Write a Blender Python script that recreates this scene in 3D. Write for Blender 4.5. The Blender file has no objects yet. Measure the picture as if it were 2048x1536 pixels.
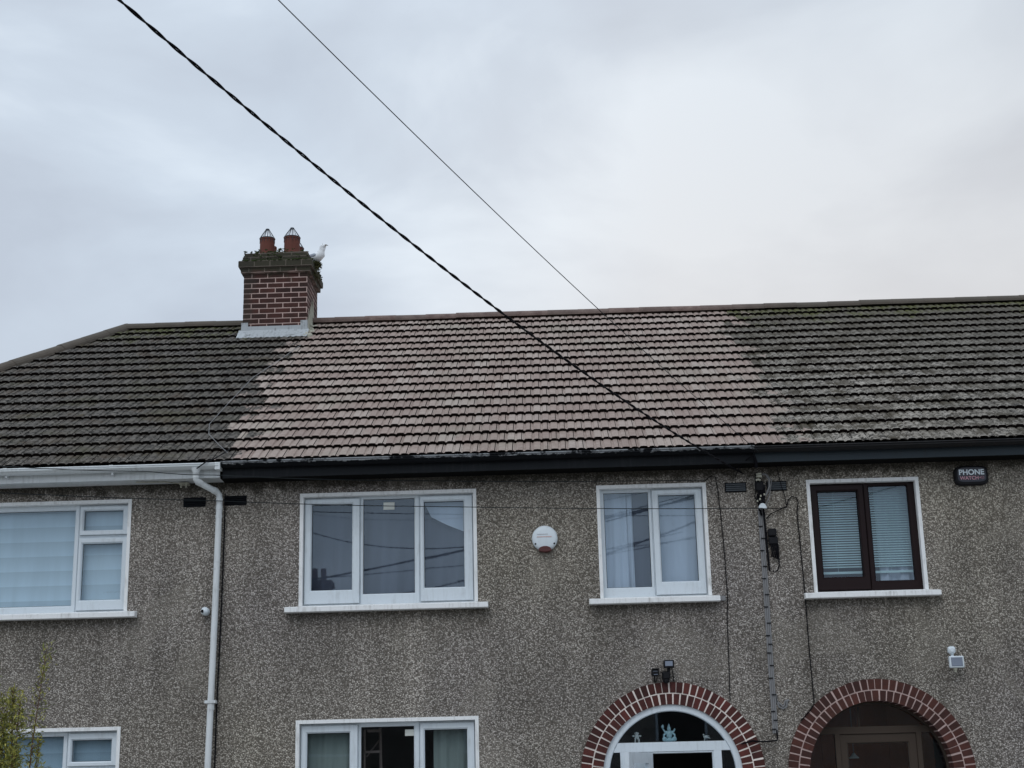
import bpy, math, random
from mathutils import Vector, Matrix
random.seed(7)
R = math.radians
S = bpy.context.scene
COL = S.collection

# ------------------------------------------------------------------ camera
CP = Vector((0.0, -16.0, 1.55))
p_, a_, r_ = R(15.38), R(-1.46), R(-1.37)
F_ = Vector((math.sin(a_)*math.cos(p_), math.cos(a_)*math.cos(p_), math.sin(p_)))
X_ = Vector((math.cos(a_), -math.sin(a_), 0)); U_ = X_.cross(F_)
X2 = X_*math.cos(r_) + U_*math.sin(r_); U2 = -X_*math.sin(r_) + U_*math.cos(r_)
cd = bpy.data.cameras.new("camera"); cam = bpy.data.objects.new("camera", cd); COL.objects.link(cam)
m = Matrix((( X2.x, U2.x, -F_.x, CP.x), (X2.y, U2.y, -F_.y, CP.y), (X2.z, U2.z, -F_.z, CP.z), (0, 0, 0, 1)))
cam.matrix_world = m
cd.sensor_width = 36; cd.lens = 3000/2048*36; cd.clip_end = 2000; cd.clip_start = 0.05
S.camera = cam

# ------------------------------------------------------------------ world (overcast sky)
W = bpy.data.worlds.new("World"); S.world = W; W.use_nodes = True
nt = W.node_tree; nt.nodes.clear()
def wn(t, **k):
    n = nt.nodes.new(t)
    for a, b in k.items(): setattr(n, a, b)
    return n
out = wn('ShaderNodeOutputWorld'); bg = wn('ShaderNodeBackground')
sky = wn('ShaderNodeTexSky', sky_type='NISHITA', sun_disc=False)
sky.sun_elevation = R(48); sky.sun_rotation = R(200); sky.dust_density = 2.0; sky.altitude = 20
tc = wn('ShaderNodeTexCoord')
mp = wn('ShaderNodeMapping'); mp.inputs['Scale'].default_value = (1.0, 1.0, 2.1); mp.inputs['Rotation'].default_value = (0.25, 0.35, 0)
nz = wn('ShaderNodeTexNoise'); nz.inputs['Scale'].default_value = 3.6; nz.inputs['Detail'].default_value = 6; nz.inputs['Roughness'].default_value = .50; nz.inputs['Distortion'].default_value = .35
nz2 = wn('ShaderNodeTexNoise'); nz2.inputs['Scale'].default_value = 1.3; nz2.inputs['Detail'].default_value = 3
rampc = wn('ShaderNodeValToRGB')
e = rampc.color_ramp.elements
e[0].position = .36; e[0].color = (.565, .632, .730, 1)
e[1].position = .66; e[1].color = (.86, .955, 1.05, 1)
x = e.new(.50); x.color = (.655, .740, .845, 1)
L = nt.links.new
L(tc.outputs['Generated'], mp.inputs['Vector']); L(mp.outputs[0], nz.inputs['Vector']); L(tc.outputs['Generated'], nz2.inputs['Vector'])
L(nz.outputs['Fac'], rampc.inputs[0])
# warm thin cloud low over the far horizon, cooler overhead: gradient by real elevation
sep = wn('ShaderNodeSeparateXYZ'); L(tc.outputs['Generated'], sep.inputs[0])
mrz = wn('ShaderNodeMapRange'); mrz.inputs['From Min'].default_value = .30; mrz.inputs['From Max'].default_value = .56
mrz.inputs['To Min'].default_value = .70; mrz.inputs['To Max'].default_value = 0
L(sep.outputs['Z'], mrz.inputs['Value'])
gx = wn('ShaderNodeMapRange'); gx.inputs['From Min'].default_value = -.16; gx.inputs['From Max'].default_value = .08; L(sep.outputs['X'], gx.inputs['Value'])
mm = wn('ShaderNodeMath', operation='MULTIPLY'); L(mrz.outputs[0], mm.inputs[0]); L(gx.outputs[0], mm.inputs[1])
gy = wn('ShaderNodeMapRange'); gy.inputs['From Min'].default_value = .0; gy.inputs['From Max'].default_value = .5; L(sep.outputs['Y'], gy.inputs['Value'])
mm2 = wn('ShaderNodeMath', operation='MULTIPLY'); L(mm.outputs[0], mm2.inputs[0]); L(gy.outputs[0], mm2.inputs[1])
mixw = wn('ShaderNodeMixRGB'); mixw.inputs['Color2'].default_value = (.87, .835, .81, 1)
L(mm2.outputs[0], mixw.inputs['Fac']); L(rampc.outputs[0], mixw.inputs['Color1'])
# darker grey bank to the right of the view
gr = wn('ShaderNodeMapRange'); gr.inputs['From Min'].default_value = .0; gr.inputs['From Max'].default_value = .42; gr.inputs['To Min'].default_value = 1.0; gr.inputs['To Max'].default_value = .86
L(sep.outputs['X'], gr.inputs['Value'])
# the sky behind the viewer is thinner cloud and brighter
gb = wn('ShaderNodeMapRange'); gb.inputs['From Min'].default_value = -.6; gb.inputs['From Max'].default_value = .3; gb.inputs['To Min'].default_value = 1.15; gb.inputs['To Max'].default_value = 1.0
L(sep.outputs['Y'], gb.inputs['Value'])
mg0 = wn('ShaderNodeMath', operation='MULTIPLY'); L(gr.outputs[0], mg0.inputs[0]); L(gb.outputs[0], mg0.inputs[1])
# an overcast sky is brightest overhead
gzn = wn('ShaderNodeMapRange'); gzn.inputs['From Min'].default_value = .48; gzn.inputs['From Max'].default_value = .95; gzn.inputs['To Min'].default_value = 1.0; gzn.inputs['To Max'].default_value = 1.85
L(sep.outputs['Z'], gzn.inputs['Value'])
mg = wn('ShaderNodeMath', operation='MULTIPLY'); L(mg0.outputs[0], mg.inputs[0]); L(gzn.outputs[0], mg.inputs[1])
sc = wn('ShaderNodeVectorMath', operation='SCALE'); L(mixw.outputs[0], sc.inputs[0]); L(mg.outputs[0], sc.inputs['Scale'])
# clouds are divided by the background strength so that strength stays in its physical range
sc2 = wn('ShaderNodeVectorMath', operation='SCALE'); sc2.inputs['Scale'].default_value = 10.0; L(sc.outputs[0], sc2.inputs[0])
mixs = wn('ShaderNodeMixRGB'); mixs.inputs['Fac'].default_value = .93
L(sky.outputs[0], mixs.inputs['Color1']); L(sc2.outputs[0], mixs.inputs['Color2'])
L(mixs.outputs[0], bg.inputs['Color']); bg.inputs['Strength'].default_value = .10
L(bg.outputs[0], out.inputs['Surface'])
# ------------------------------------------------------------------ sun (behind cloud, very soft)
sd = bpy.data.lights.new("sun", 'SUN'); sd.energy = .5; sd.angle = R(25); sd.color = (1, .98, .96)
so = bpy.data.objects.new("sun", sd); COL.objects.link(so)
az, el = R(200), R(48)
dirv = Vector((math.sin(az)*math.cos(el), math.cos(az)*math.cos(el), math.sin(el)))
so.rotation_euler = dirv.to_track_quat('Z', 'Y').to_euler()
S.view_settings.view_transform = 'Standard'; S.view_settings.look = 'None'
S.view_settings.exposure = 0.0; S.view_settings.gamma = 1

# ------------------------------------------------------------------ mesh helpers
class MB:
    def __init__(s): s.v = []; s.f = []; s.r = []; s.mi = []; s.cur = 0
    def face(s, pts, rnd=0.5):
        i = len(s.v); s.v += [tuple(p) for p in pts]; s.f.append(tuple(range(i, i+len(pts)))); s.r.append(rnd); s.mi.append(s.cur)
    def mesh(s, vs, fs, rnd=0.5):
        i = len(s.v); s.v += [tuple(p) for p in vs]
        for f in fs: s.f.append(tuple(i+k for k in f)); s.r.append(rnd); s.mi.append(s.cur)
    def box(s, x0, x1, y0, y1, z0, z1, rnd=0.5):
        v = [(x, y, z) for z in (z0, z1) for y in (y0, y1) for x in (x0, x1)]
        s.mesh(v, [(0, 1, 5, 4), (1, 3, 7, 5), (3, 2, 6, 7), (2, 0, 4, 6), (4, 5, 7, 6), (1, 0, 2, 3)], rnd)
    def obox(s, c, ax, ay, az, rnd=.5):           # oriented box: centre and three half vectors
        c = Vector(c); ax = Vector(ax); ay = Vector(ay); az = Vector(az)
        v = [c+ax*i+ay*j+az*k for k in (-1, 1) for j in (-1, 1) for i in (-1, 1)]
        s.mesh(v, [(0, 1, 5, 4), (1, 3, 7, 5), (3, 2, 6, 7), (2, 0, 4, 6), (4, 5, 7, 6), (1, 0, 2, 3)], rnd)
    def rbox(s, x0, x1, y0, y1, z0, z1, b=.01, rnd=.5):   # chamfered box
        import itertools
        rings = []
        for (y, d) in ((y0, b), (y0+b, 0), (y1-b, 0), (y1, b)):
            X0, X1, Z0, Z1 = x0+d, x1-d, z0+d, z1-d
            rings.append([(X0+b, y, Z0), (X1-b, y, Z0), (X1, y, Z0+b), (X1, y, Z1-b), (X1-b, y, Z1), (X0+b, y, Z1), (X0, y, Z1-b), (X0, y, Z0+b)])
        s.loft(rings, True, True)
    def loft(s, rings, cap0=False, cap1=False, closed=True, rnd=.5):
        n = len(rings[0]); v = [p for r in rings for p in r]; f = []
        for i in range(len(rings)-1):
            for j in range(n if closed else n-1):
                a = i*n+j; b = i*n+(j+1) % n; f.append((a, b, b+n, a+n))
        if cap0: f.append(tuple(reversed(range(n))))
        if cap1: f.append(tuple(range((len(rings)-1)*n, len(rings)*n)))
        s.mesh(v, f, rnd)
    def tube(s, pts, r, n=8, cap=True, rnd=.5):
        pts = [Vector(p) for p in pts]; rs = r if isinstance(r, (list, tuple)) else [r]*len(pts)
        rings = []; up = None
        for i, q in enumerate(pts):
            t = (pts[min(i+1, len(pts)-1)]-pts[max(i-1, 0)])
            if t.length < 1e-9: t = Vector((0, 0, 1))
            t.normalize()
            if up is None:
                up = Vector((0, 0, 1)) if abs(t.z) < .9 else Vector((0, 1, 0))
            a = t.cross(up)
            if a.length < 1e-6: a = t.orthogonal()
            a.normalize(); b = a.cross(t).normalized(); up = b
            rings.append([q+(a*math.cos(2*math.pi*k/n)+b*math.sin(2*math.pi*k/n))*rs[i] for k in range(n)])
        s.loft(rings, cap, cap, rnd=rnd)
    def lathe(s, prof, c=(0, 0, 0), n=20, axis='z', rnd=.5):
        c = Vector(c); rings = []
        for (r, h) in prof:
            ring = []
            for k in range(n):
                t = 2*math.pi*k/n; a, b = r*math.cos(t), r*math.sin(t)
                ring.append(c+(Vector((a, b, h)) if axis == 'z' else Vector((a, -h, b)) if axis == '-y' else Vector((h, a, b))))
            rings.append(ring)
        s.loft(rings, True, True, rnd=rnd)
    def ring(s, o, i, y, y1, ch=.008):            # picture-frame: outer rect o, inner rect i = (x0,x1,z0,z1)
        def rc(r, y): return [(r[0], y, r[2]), (r[1], y, r[2]), (r[1], y, r[3]), (r[0], y, r[3])]
        i2 = (i[0]-ch, i[1]+ch, i[2]-ch, i[3]+ch); o2 = (o[0]+.004, o[1]-.004, o[2]+.004, o[3]-.004)
        s.loft([rc(o, y1), rc(o, y+.004), rc(o2, y), rc(i2, y), rc(i, y+ch), rc(i, y1)])
    def prism(s, poly, y0, y1, rnd=.5):           # poly in xz
        s.loft([[(a, y0, b) for a, b in poly], [(a, y1, b) for a, b in poly]], True, True, rnd=rnd)
    def build(s, name, mat, parent=None, smooth=False, auto=None):
        me = bpy.data.meshes.new(name)
        base = Vector((0, 0, 0)); q = parent
        while q is not None: base += q.location; q = q.parent
        me.from_pydata([(a-base.x, b-base.y, c-base.z) for a, b, c in s.v], [], s.f)
        at = me.attributes.new('rnd', 'FLOAT', 'FACE'); at.data.foreach_set('value', s.r)
        for mm_ in (mat if isinstance(mat, (list, tuple)) else [mat]): me.materials.append(mm_)
        me.polygons.foreach_set('material_index', s.mi)
        if smooth: me.polygons.foreach_set('use_smooth', [True]*len(s.f))
        me.update()
        o = bpy.data.objects.new(name, me); COL.objects.link(o); o.parent = parent
        if smooth and auto is not None:
            import bmesh
            bm = bmesh.new(); bm.from_mesh(me); bmesh.ops.remove_doubles(bm, verts=bm.verts, dist=1e-5); bm.to_mesh(me); bm.free()
        return o
def thing(name, label, cat, loc=(0, 0, 0), group=None):
    o = bpy.data.objects.new(name, None); COL.objects.link(o); o.location = loc; o.empty_display_size = .1
    o['label'] = label; o['category'] = cat
    if group: o['group'] = group
    return o
def tag(o, label, cat, group=None):
    o['label'] = label; o['category'] = cat
    if group: o['group'] = group
    return o
def copy_thing(src, loc, label):
    c = src.copy(); COL.objects.link(c); c.location = loc; c['label'] = label
    for ch in src.children:
        d = ch.copy(); COL.objects.link(d); d.parent = c
    return c

# ------------------------------------------------------------------ materials
def mat(name, col=(.5, .5, .5), rough=.6, metal=0, spec=.5):
    m = bpy.data.materials.new(name); m.use_nodes = True
    b = m.node_tree.nodes['Principled BSDF']
    b.inputs['Base Color'].default_value = (*col, 1); b.inputs['Roughness'].default_value = rough
    b.inputs['Metallic'].default_value = metal; b.inputs['Specular IOR Level'].default_value = spec
    return m
class NT:
    def __init__(s, m): s.m = m; s.t = m.node_tree; s.b = s.t.nodes['Principled BSDF']
    def n(s, t, ins=None, **k):
        n = s.t.nodes.new(t)
        for a, b in k.items(): setattr(n, a, b)
        for a, b in (ins or {}).items():
            if isinstance(b, bpy.types.NodeSocket): s.t.links.new(b, n.inputs[a])
            else: n.inputs[a].default_value = b
        return n
    def l(s, a, b): s.t.links.new(a, b)
    def pos(s): return s.n('ShaderNodeNewGeometry').outputs['Position']
    def sx(s): return s.n('ShaderNodeSeparateXYZ', {0: s.pos()})
    def noise(s, scale, detail=3, vec=None, rough=.5, dist=0):
        return s.n('ShaderNodeTexNoise', {'Vector': vec or s.pos(), 'Scale': scale, 'Detail': detail, 'Roughness': rough, 'Distortion': dist}).outputs['Fac']
    def mr(s, v, a, b, c=0., d=1., smooth=False):
        return s.n('ShaderNodeMapRange', {'Value': v, 'From Min': a, 'From Max': b, 'To Min': c, 'To Max': d}, interpolation_type='SMOOTHSTEP' if smooth else 'LINEAR').outputs[0]
    def math(s, op, a, b=0.): return s.n('ShaderNodeMath', {0: a, 1: b}, operation=op).outputs[0]
    def mix(s, f, a, b, mode='MIX'):
        A = (*a, 1) if isinstance(a, tuple) and len(a) == 3 else a; B = (*b, 1) if isinstance(b, tuple) and len(b) == 3 else b
        return s.n('ShaderNodeMixRGB', {'Fac': f, 'Color1': A, 'Color2': B}, blend_type=mode).outputs[0]
    def bump(s, h, st=.5, d=.01): s.l(s.n('ShaderNodeBump', {'Height': h, 'Strength': st, 'Distance': d}).outputs[0], s.b.inputs['Normal'])
    def col(s, c): s.l(c, s.b.inputs['Base Color'])
    def vec(s, sc): return s.n('ShaderNodeMapping', {'Vector': s.pos(), 'Scale': sc}).outputs[0]
    def rnd(s): return s.n('ShaderNodeAttribute', attribute_name='rnd').outputs['Fac']
def weathered(name, col, rough=.5, dirt=(.12, .11, .09), amt=.35, scale=3, streak=True):
    m = mat(name, col, rough, spec=.5 if sum(col) > .6 else .2); t = NT(m)
    a = t.noise(scale, 6, rough=.65); b = t.noise(8, 4, vec=t.vec((4, 4, .5)) if streak else None)
    f = t.mr(t.math('MULTIPLY', a, b), .26, .46, 0, amt)
    sp = t.mr(t.noise(90, 2), .62, .75, 0, amt*.6)
    f = t.math('MAXIMUM', f, sp)
    t.col(t.mix(f, col, dirt)); t.bump(t.noise(60, 3), .12, .004)
    return m
M = {}
M['upvc'] = weathered('white_upvc', (.64, .70, .745), .4, amt=.22, scale=4)
M['upvc_old'] = weathered('weathered_white_upvc', (.66, .69, .70), .45, amt=.35)
M['paint'] = weathered('white_masonry_paint', (.80, .81, .81), .8, dirt=(.20, .19, .16), amt=.5, scale=5)
M['brownwin'] = weathered('dark_brown_frame', (.012, .0045, .005), .45, dirt=(.02, .012, .012), amt=.3)
M['greywin'] = weathered('dark_brown_door_frame', (.052, .038, .029), .6, dirt=(.05, .04, .03), amt=.3)
M['seal'] = mat('dark_rubber_seal', (.02, .022, .026), .8, spec=.1)
M['blk'] = mat('black_plastic', (.007, .007, .009), .55, spec=.2)
M['cable'] = mat('black_cable', (.004, .004, .006), .7, spec=.1)
M['cable_thin'] = mat('thin_dark_cable', (.025, .03, .032), .7, spec=.1)
M['grey_cable'] = weathered('grey_cable_sheath', (.20, .20, .205), .6, amt=.4)
M['brick_jointed'] = None
# pebbledash
m = mat('pebbledash', rough=.95, spec=.2); t = NT(m)
v1 = t.n('ShaderNodeTexVoronoi', {'Vector': t.pos(), 'Scale': 64., 'Randomness': 1.}, feature='F1')
cs = t.n('ShaderNodeSeparateColor', {0: v1.outputs['Color']})
stone = t.n('ShaderNodeValToRGB', {0: cs.outputs[0]}); e = stone.color_ramp.elements
e[0].position = 0; e[0].color = (.27, .248, .215, 1); e[1].position = 1; e[1].color = (.62, .590, .53, 1)
for p_e, c_e in ((.3, (.33, .307, .268, 1)), (.6, (.43, .403, .352, 1)), (.85, (.53, .50, .445, 1))): e.new(p_e).color = c_e
gap = t.mr(v1.outputs['Distance'], .38, .62)
c = t.mix(gap, stone.outputs[0], (.135, .123, .104))
# a coarser clumping of the dash, then weather: dark stained bands and paler scoured areas
cl = t.mr(t.noise(34, 3, rough=.6), .36, .62, .72, 1.26)
c = t.mix(1.0, c, t.n('ShaderNodeCombineColor', {0: cl, 1: cl, 2: cl}).outputs[0], 'MULTIPLY')
big = t.mr(t.noise(.55, 4), .33, .68, .80, 1.16); st = t.mr(t.noise(1.2, 4, vec=t.vec((3, 3, .35))), .35, .7, .84, 1.12)
w = t.math('MULTIPLY', big, st)
hue = t.mr(t.noise(.35, 2), .3, .7, .97, 1.10)
c = t.mix(1.0, c, t.n('ShaderNodeCombineColor', {0: w, 1: w, 2: t.math('MULTIPLY', w, hue)}).outputs[0], 'MULTIPLY')
# eaves shadow painted into the wall top together with grime, ragged lower edge
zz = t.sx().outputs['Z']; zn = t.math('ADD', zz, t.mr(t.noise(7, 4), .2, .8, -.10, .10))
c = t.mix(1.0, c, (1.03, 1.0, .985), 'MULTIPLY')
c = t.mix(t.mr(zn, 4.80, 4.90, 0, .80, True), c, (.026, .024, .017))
# run-off grime below each sill, strongest at the sill ends, breaking into streaks
xw = t.math('ADD', t.sx().outputs['X'], t.mr(t.noise(6, 3), .2, .8, -.05, .05))
streak = t.mr(t.noise(5, 5, vec=t.vec((3.2, 3.2, .35)), rough=.65), .38, .62, 0, 1)
tot = None
for (xa, xb, zs) in ((-6.9, -4.45, 3.49), (-2.90, -.70, 3.49), (.34, 1.75, 3.49), (2.62, 4.06, 3.49)):
    inx = t.math('MULTIPLY', t.mr(xw, xa-.05, xa+.06), t.mr(xw, xb-.06, xb+.05, 1, 0))
    dz = t.math('MULTIPLY', t.mr(zz, zs-.75, zs, 0, 1), t.mr(zz, zs-.01, zs+.03, 1, 0)); near = t.math('MULTIPLY', t.mr(zz, zs-.16, zs-.02, 0, 1), t.mr(zz, zs-.01, zs+.03, 1, 0))
    mm_ = t.math('MULTIPLY', inx, t.math('MAXIMUM', t.math('MULTIPLY', t.math('MULTIPLY', dz, dz), streak), t.math('MULTIPLY', near, t.math('ADD', streak, .45))))
    tot = mm_ if tot is None else t.math('MAXIMUM', tot, mm_)
c = t.mix(t.math('MULTIPLY', t.math('MINIMUM', tot, 1.0), .62), c, (.045, .042, .033))
# old patch repairs with a slightly different dash
pt = t.mr(t.noise(.9, 2, dist=.4), .60, .615, 0, .16); c = t.mix(pt, c, (.34, .31, .26))
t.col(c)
hh = t.math('ADD', t.mr(v1.outputs['Distance'], .0, .6, 1, 0), t.noise(26, 3))
t.bump(hh, .9, .012)
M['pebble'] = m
# plain dark render for inner faces
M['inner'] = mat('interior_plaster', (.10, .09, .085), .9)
M['felt'] = mat('roofing_felt', (.012, .011, .010), .95)
# roof tiles: cleaned pink-brown strip between two lichened roofs
m = mat('concrete_tile', rough=.85, spec=.25); t = NT(m)
sx = t.sx(); rn = t.rnd(); px = sx.outputs['X']
n1 = t.noise(3.2, 5, rough=.7); n2 = t.noise(14, 5, rough=.65); n3 = t.noise(45, 3)
clean = t.mix(t.mr(n2, .3, .7), (.222, .162, .136), (.318, .252, .220))
clean = t.mix(t.mr(rn, .55, 1, 0, .55), clean, (.39, .335, .295))
clean = t.mix(t.mr(rn, .30, 0, 0, .45), clean, (.205, .150, .130))
clean = t.mix(t.mr(t.noise(.9, 4, rough=.6), .50, .68, 0, .40), clean, (.24, .235, .185))
clean = t.mix(t.mr(n1, .55, .75, 0, .45), clean, (.24, .20, .18))
clean = t.mix(t.mr(n3, .58, .70, 0, .45), clean, (.11, .09, .08))
clean = t.mix(t.mr(t.noise(8, 5, rough=.75), .60, .70, 0, .5), clean, (.13, .115, .085))
# lichened grey
oldl = t.mix(t.mr(t.noise(17, 5, rough=.72, dist=.8), .42, .57), (.007, .006, .004), (.130, .116, .100))
oldl = t.mix(t.mr(rn, .0, 1, 0, .35), oldl, (.080, .072, .063))
oldl = t.mix(t.mr(n3, .56, .68, 0, .55), oldl, (.022, .020, .016))
oldl = t.mix(t.mr(t.noise(2.6, 5, rough=.7), .52, .66, 0, .75), oldl, (.052, .034, .020))
oldl = t.mix(t.mr(t.noise(1.6, 5, rough=.7), .52, .70, 0, .55), oldl, (.060, .055, .026))
oldr = t.mix(t.mr(t.noise(15, 5, rough=.70, dist=1.0), .45, .52), (.012, .009, .006), (.300, .272, .236))
oldr = t.mix(t.mr(rn, .0, 1, 0, .50), oldr, (.135, .120, .098))
oldr = t.mix(t.mr(t.noise(3.6, 5, rough=.75), .47, .58, 0, .88), oldr, (.036, .027, .014))
oldr = t.mix(t.mr(px, 4.0, 6.5, 0, .55), oldr, (.080, .076, .066))
oldr = t.mix(t.mr(t.sx().outputs['Z'], 6.4, 7.9, 0, .70), oldr, (.070, .060, .046))
oldr = t.mix(t.mr(t.noise(24, 3, rough=.6), .58, .66, 0, .80), oldr, (.016, .013, .010))
old = t.mix(t.mr(px, 0, .1), oldl, oldr)
# edges of the cleaned area
jl = t.math('ADD', px, t.mr(t.noise(2.2, 4), .2, .8, -.20, .20)); jr = t.math('ADD', px, t.mr(t.noise(5, 5, rough=.7), .2, .8, -.35, .35))
# the two washed edges run down the slope
tj = t.mr(rn, 0, 1, -.22, .22); hj = t.mr(t.noise(16, 4, rough=.7), .25, .75, -.16, .16)
fl = t.mr(t.math('ADD', t.math('ADD', jl, tj), hj), -3.54, -3.46, 0, 1, True); fr = t.mr(t.math('ADD', t.math('ADD', jr, tj), hj), 2.50, 2.58, 1, 0, True)
f = t.math('MULTIPLY', fl, fr)
c = t.mix(f, old, clean)
# moss under the ridge of the unwashed roofs
zz = t.sx().outputs['Z']; mz = t.math('ADD', zz, t.mr(t.noise(2.3, 5, rough=.7), .2, .8, -.55, .55))
mo = t.math('MULTIPLY', t.mr(mz, 7.86, 8.12), t.math('SUBTRACT', 1., f))
mo = t.math('MULTIPLY', mo, t.mr(t.noise(11, 3), .35, .6, .15, .85))
c = t.mix(mo, c, (.070, .075, .016))
mo2 = t.math('MULTIPLY', t.mr(t.noise(6, 4, rough=.7), .63, .70), t.math('SUBTRACT', 1., f))
c = t.mix(t.math('MULTIPLY', mo2, .8), c, (.045, .034, .012))
t.col(c); t.bump(t.math('ADD', t.math('MULTIPLY', n3, .6), n2), .35, .01)
M['tile'] = m
M['tile_edge'] = mat('grimy_shadow_tile_edge', (.006, .004, .0035), .95, spec=.05)  # near-black: gap shadow under each course painted in, over dirty tile ends
m = mat('ridge_tile', rough=.85); t = NT(m)
c = t.mix(t.mr(t.noise(6, 5, rough=.7), .35, .65), (.085, .048, .040), (.18, .125, .105)); c = t.mix(t.mr(t.rnd(), 0, 1, 0, .5), c, (.075, .060, .050))
px = t.sx().outputs['X']
dl = t.math('MAXIMUM', t.mr(px, -4.2, -3.6, 1, 0), t.mr(px, 2.4, 3.4, 0, 1))
c = t.mix(t.math('MULTIPLY', dl, .75), c, (.055, .050, .036)); t.col(c); t.bump(t.noise(40, 3), .3, .006)
M['ridge'] = m
# brick
def brickmat(name, c0, c1, c2, moss=None):
    m = mat(name, rough=.85, spec=.25); t = NT(m); rn = t.rnd()
    c = t.mix(rn, c0, c1); c = t.mix(t.mr(t.noise(2.6, 4, rough=.7), .42, .66, 0, .6), c, c2); c = t.mix(t.mr(t.noise(30, 4, rough=.7), .45, .7, 0, .45), c, c2)
    if moss:
        zz = t.math('ADD', t.sx().outputs['Z'], t.mr(t.noise(6, 5, rough=.7), .2, .8, -.14, .14))
        c = t.mix(t.mr(zz, moss[0], moss[1], 0, .88, True), c, (.040, .040, .026))
        xx = t.math('ADD', t.sx().outputs['X'], t.mr(t.noise(5, 4), .2, .8, -.08, .08))
        c = t.mix(t.mr(xx, -4.22, -4.10, .55, 0, True), c, (.035, .032, .026))
    t.col(c); t.bump(t.noise(70, 4), .35, .005); return m
M['brick'] = brickmat('red_brick', (.125, .034, .028), (.060, .020, .018), (.030, .016, .014))
M['brick_dark'] = brickmat('dark_red_brick', (.098, .034, .026), (.052, .021, .018), (.030, .017, .014))
M['brick_chim'] = brickmat('chimney_brick', (.088, .033, .026), (.036, .017, .015), (.026, .016, .013), (8.72, 8.88))
def mortarmat(name, c0, moss=None):
    m = mat(name, rough=.9); t = NT(m); c = t.mix(t.mr(t.noise(9, 4), .4, .7, 0, .5), c0, tuple(k*.6 for k in c0))
    if moss:
        zz = t.math('ADD', t.sx().outputs['Z'], t.mr(t.noise(6, 5), .2, .8, -.14, .14)); c = t.mix(t.mr(zz, moss[0], moss[1], 0, .85, True), c, (.05, .05, .035))
        xx = t.math('ADD', t.sx().outputs['X'], t.mr(t.noise(5, 4), .2, .8, -.08, .08))
        c = t.mix(t.mr(xx, -4.22, -4.12, .45, 0, True), c, (.08, .07, .06))
    t.col(c); return m
M['mortar_w'] = mortarmat('white_painted_mortar', (.80, .72, .66))
M['mortar_p'] = mortarmat('pink_mortar', (.50, .37, .34))
M['mortar_c'] = mortarmat('chimney_mortar', (.50, .365, .325), (8.70, 8.86))
M['lead'] = weathered('lead_flashing', (.36, .385, .40), .6, dirt=(.10, .105, .10), amt=1.0, scale=11)
M['lime'] = weathered('lime_streaked_mortar', (.40, .39, .32), .9, dirt=(.06, .06, .035), amt=.8, scale=8)
M['terracotta'] = weathered('terracotta', (.125, .046, .034), .85, dirt=(.05, .03, .025), amt=.55, scale=6)
M['wire'] = mat('dark_galvanised_wire', (.03, .035, .045), .5, .3)
M['moss'] = weathered('moss', (.030, .044, .014), .95, dirt=(.04, .036, .018), amt=.8, scale=20, streak=False)
M['twig'] = weathered('dry_twigs', (.055, .055, .022), .95, dirt=(.03, .025, .012), amt=.6, scale=30, streak=False)
M['gull_w'] = mat('white_plumage', (.78, .80, .82), .8); M['gull_g'] = mat('grey_plumage', (.30, .33, .38), .8)
M['gull_b'] = mat('gull_beak', (.13, .11, .07), .5); M['eye'] = mat('dark_eye', (.01, .01, .01), .3)
# gutters and fascias
M['gut_w'] = weathered('white_gutter', (.62, .65, .66), .4, dirt=(.18, .18, .16), amt=.45, scale=3)
m = mat('peeling_black_gutter', rough=.8, spec=.1); t = NT(m)
zz = t.sx().outputs['Z']
edge = t.mr(t.math('ADD', zz, t.mr(t.noise(9, 6, rough=.75), .25, .75, -.028, .022)), 5.052, 5.058)
pe = t.math('MULTIPLY', edge, t.mr(t.noise(2.0, 5, rough=.8), .44, .50))
t.col(t.mix(pe, (.008, .009, .011), (.24, .25, .26))); t.bump(pe, .3, .003)
M['gut_p'] = m
M['gut_b'] = weathered('black_gutter', (.010, .010, .011), .5, dirt=(.03, .02, .018), amt=.5)
M['fas_n'] = weathered('dark_navy_fascia', (.007, .009, .012), .55, dirt=(.03, .032, .034), amt=.5)
M['fas_s'] = weathered('slate_blue_fascia', (.030, .041, .050), .5, dirt=(.03, .032, .034), amt=.5)
M['sof'] = mat('dark_soffit', (.008, .008, .008), .9, spec=.05)
M['vent_b'] = mat('black_louvre', (.010, .011, .014), .7, spec=.15); M['vent_g'] = weathered('grey_louvre', (.12, .135, .15), .6, amt=.4)
M['red_lens'] = mat('dark_red_lens', (.075, .012, .010), .3)
M['ink_grey'] = mat('faded_grey_ink', (.42, .42, .45), .7); M['ink_red'] = mat('faded_red_ink', (.62, .38, .34), .7)
M['txt_w'] = mat('white_lettering', (.72, .80, .85), .6); M['txt_p'] = mat('pink_lettering', (.52, .27, .32), .6)
M['sign_dk'] = mat('navy_sign_face', (.020, .022, .035), .35)
M['lens'] = mat('floodlight_glass', (.20, .23, .29), .25); M['wbox'] = weathered('white_plastic', (.66, .72, .76), .4, amt=.2)
M['fig_aqua'] = mat('aqua_plaster', (.34, .50, .53), .6); M['figw'] = mat('white_plaster', (.60, .62, .58), .6)
M['blindA'] = None
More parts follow.
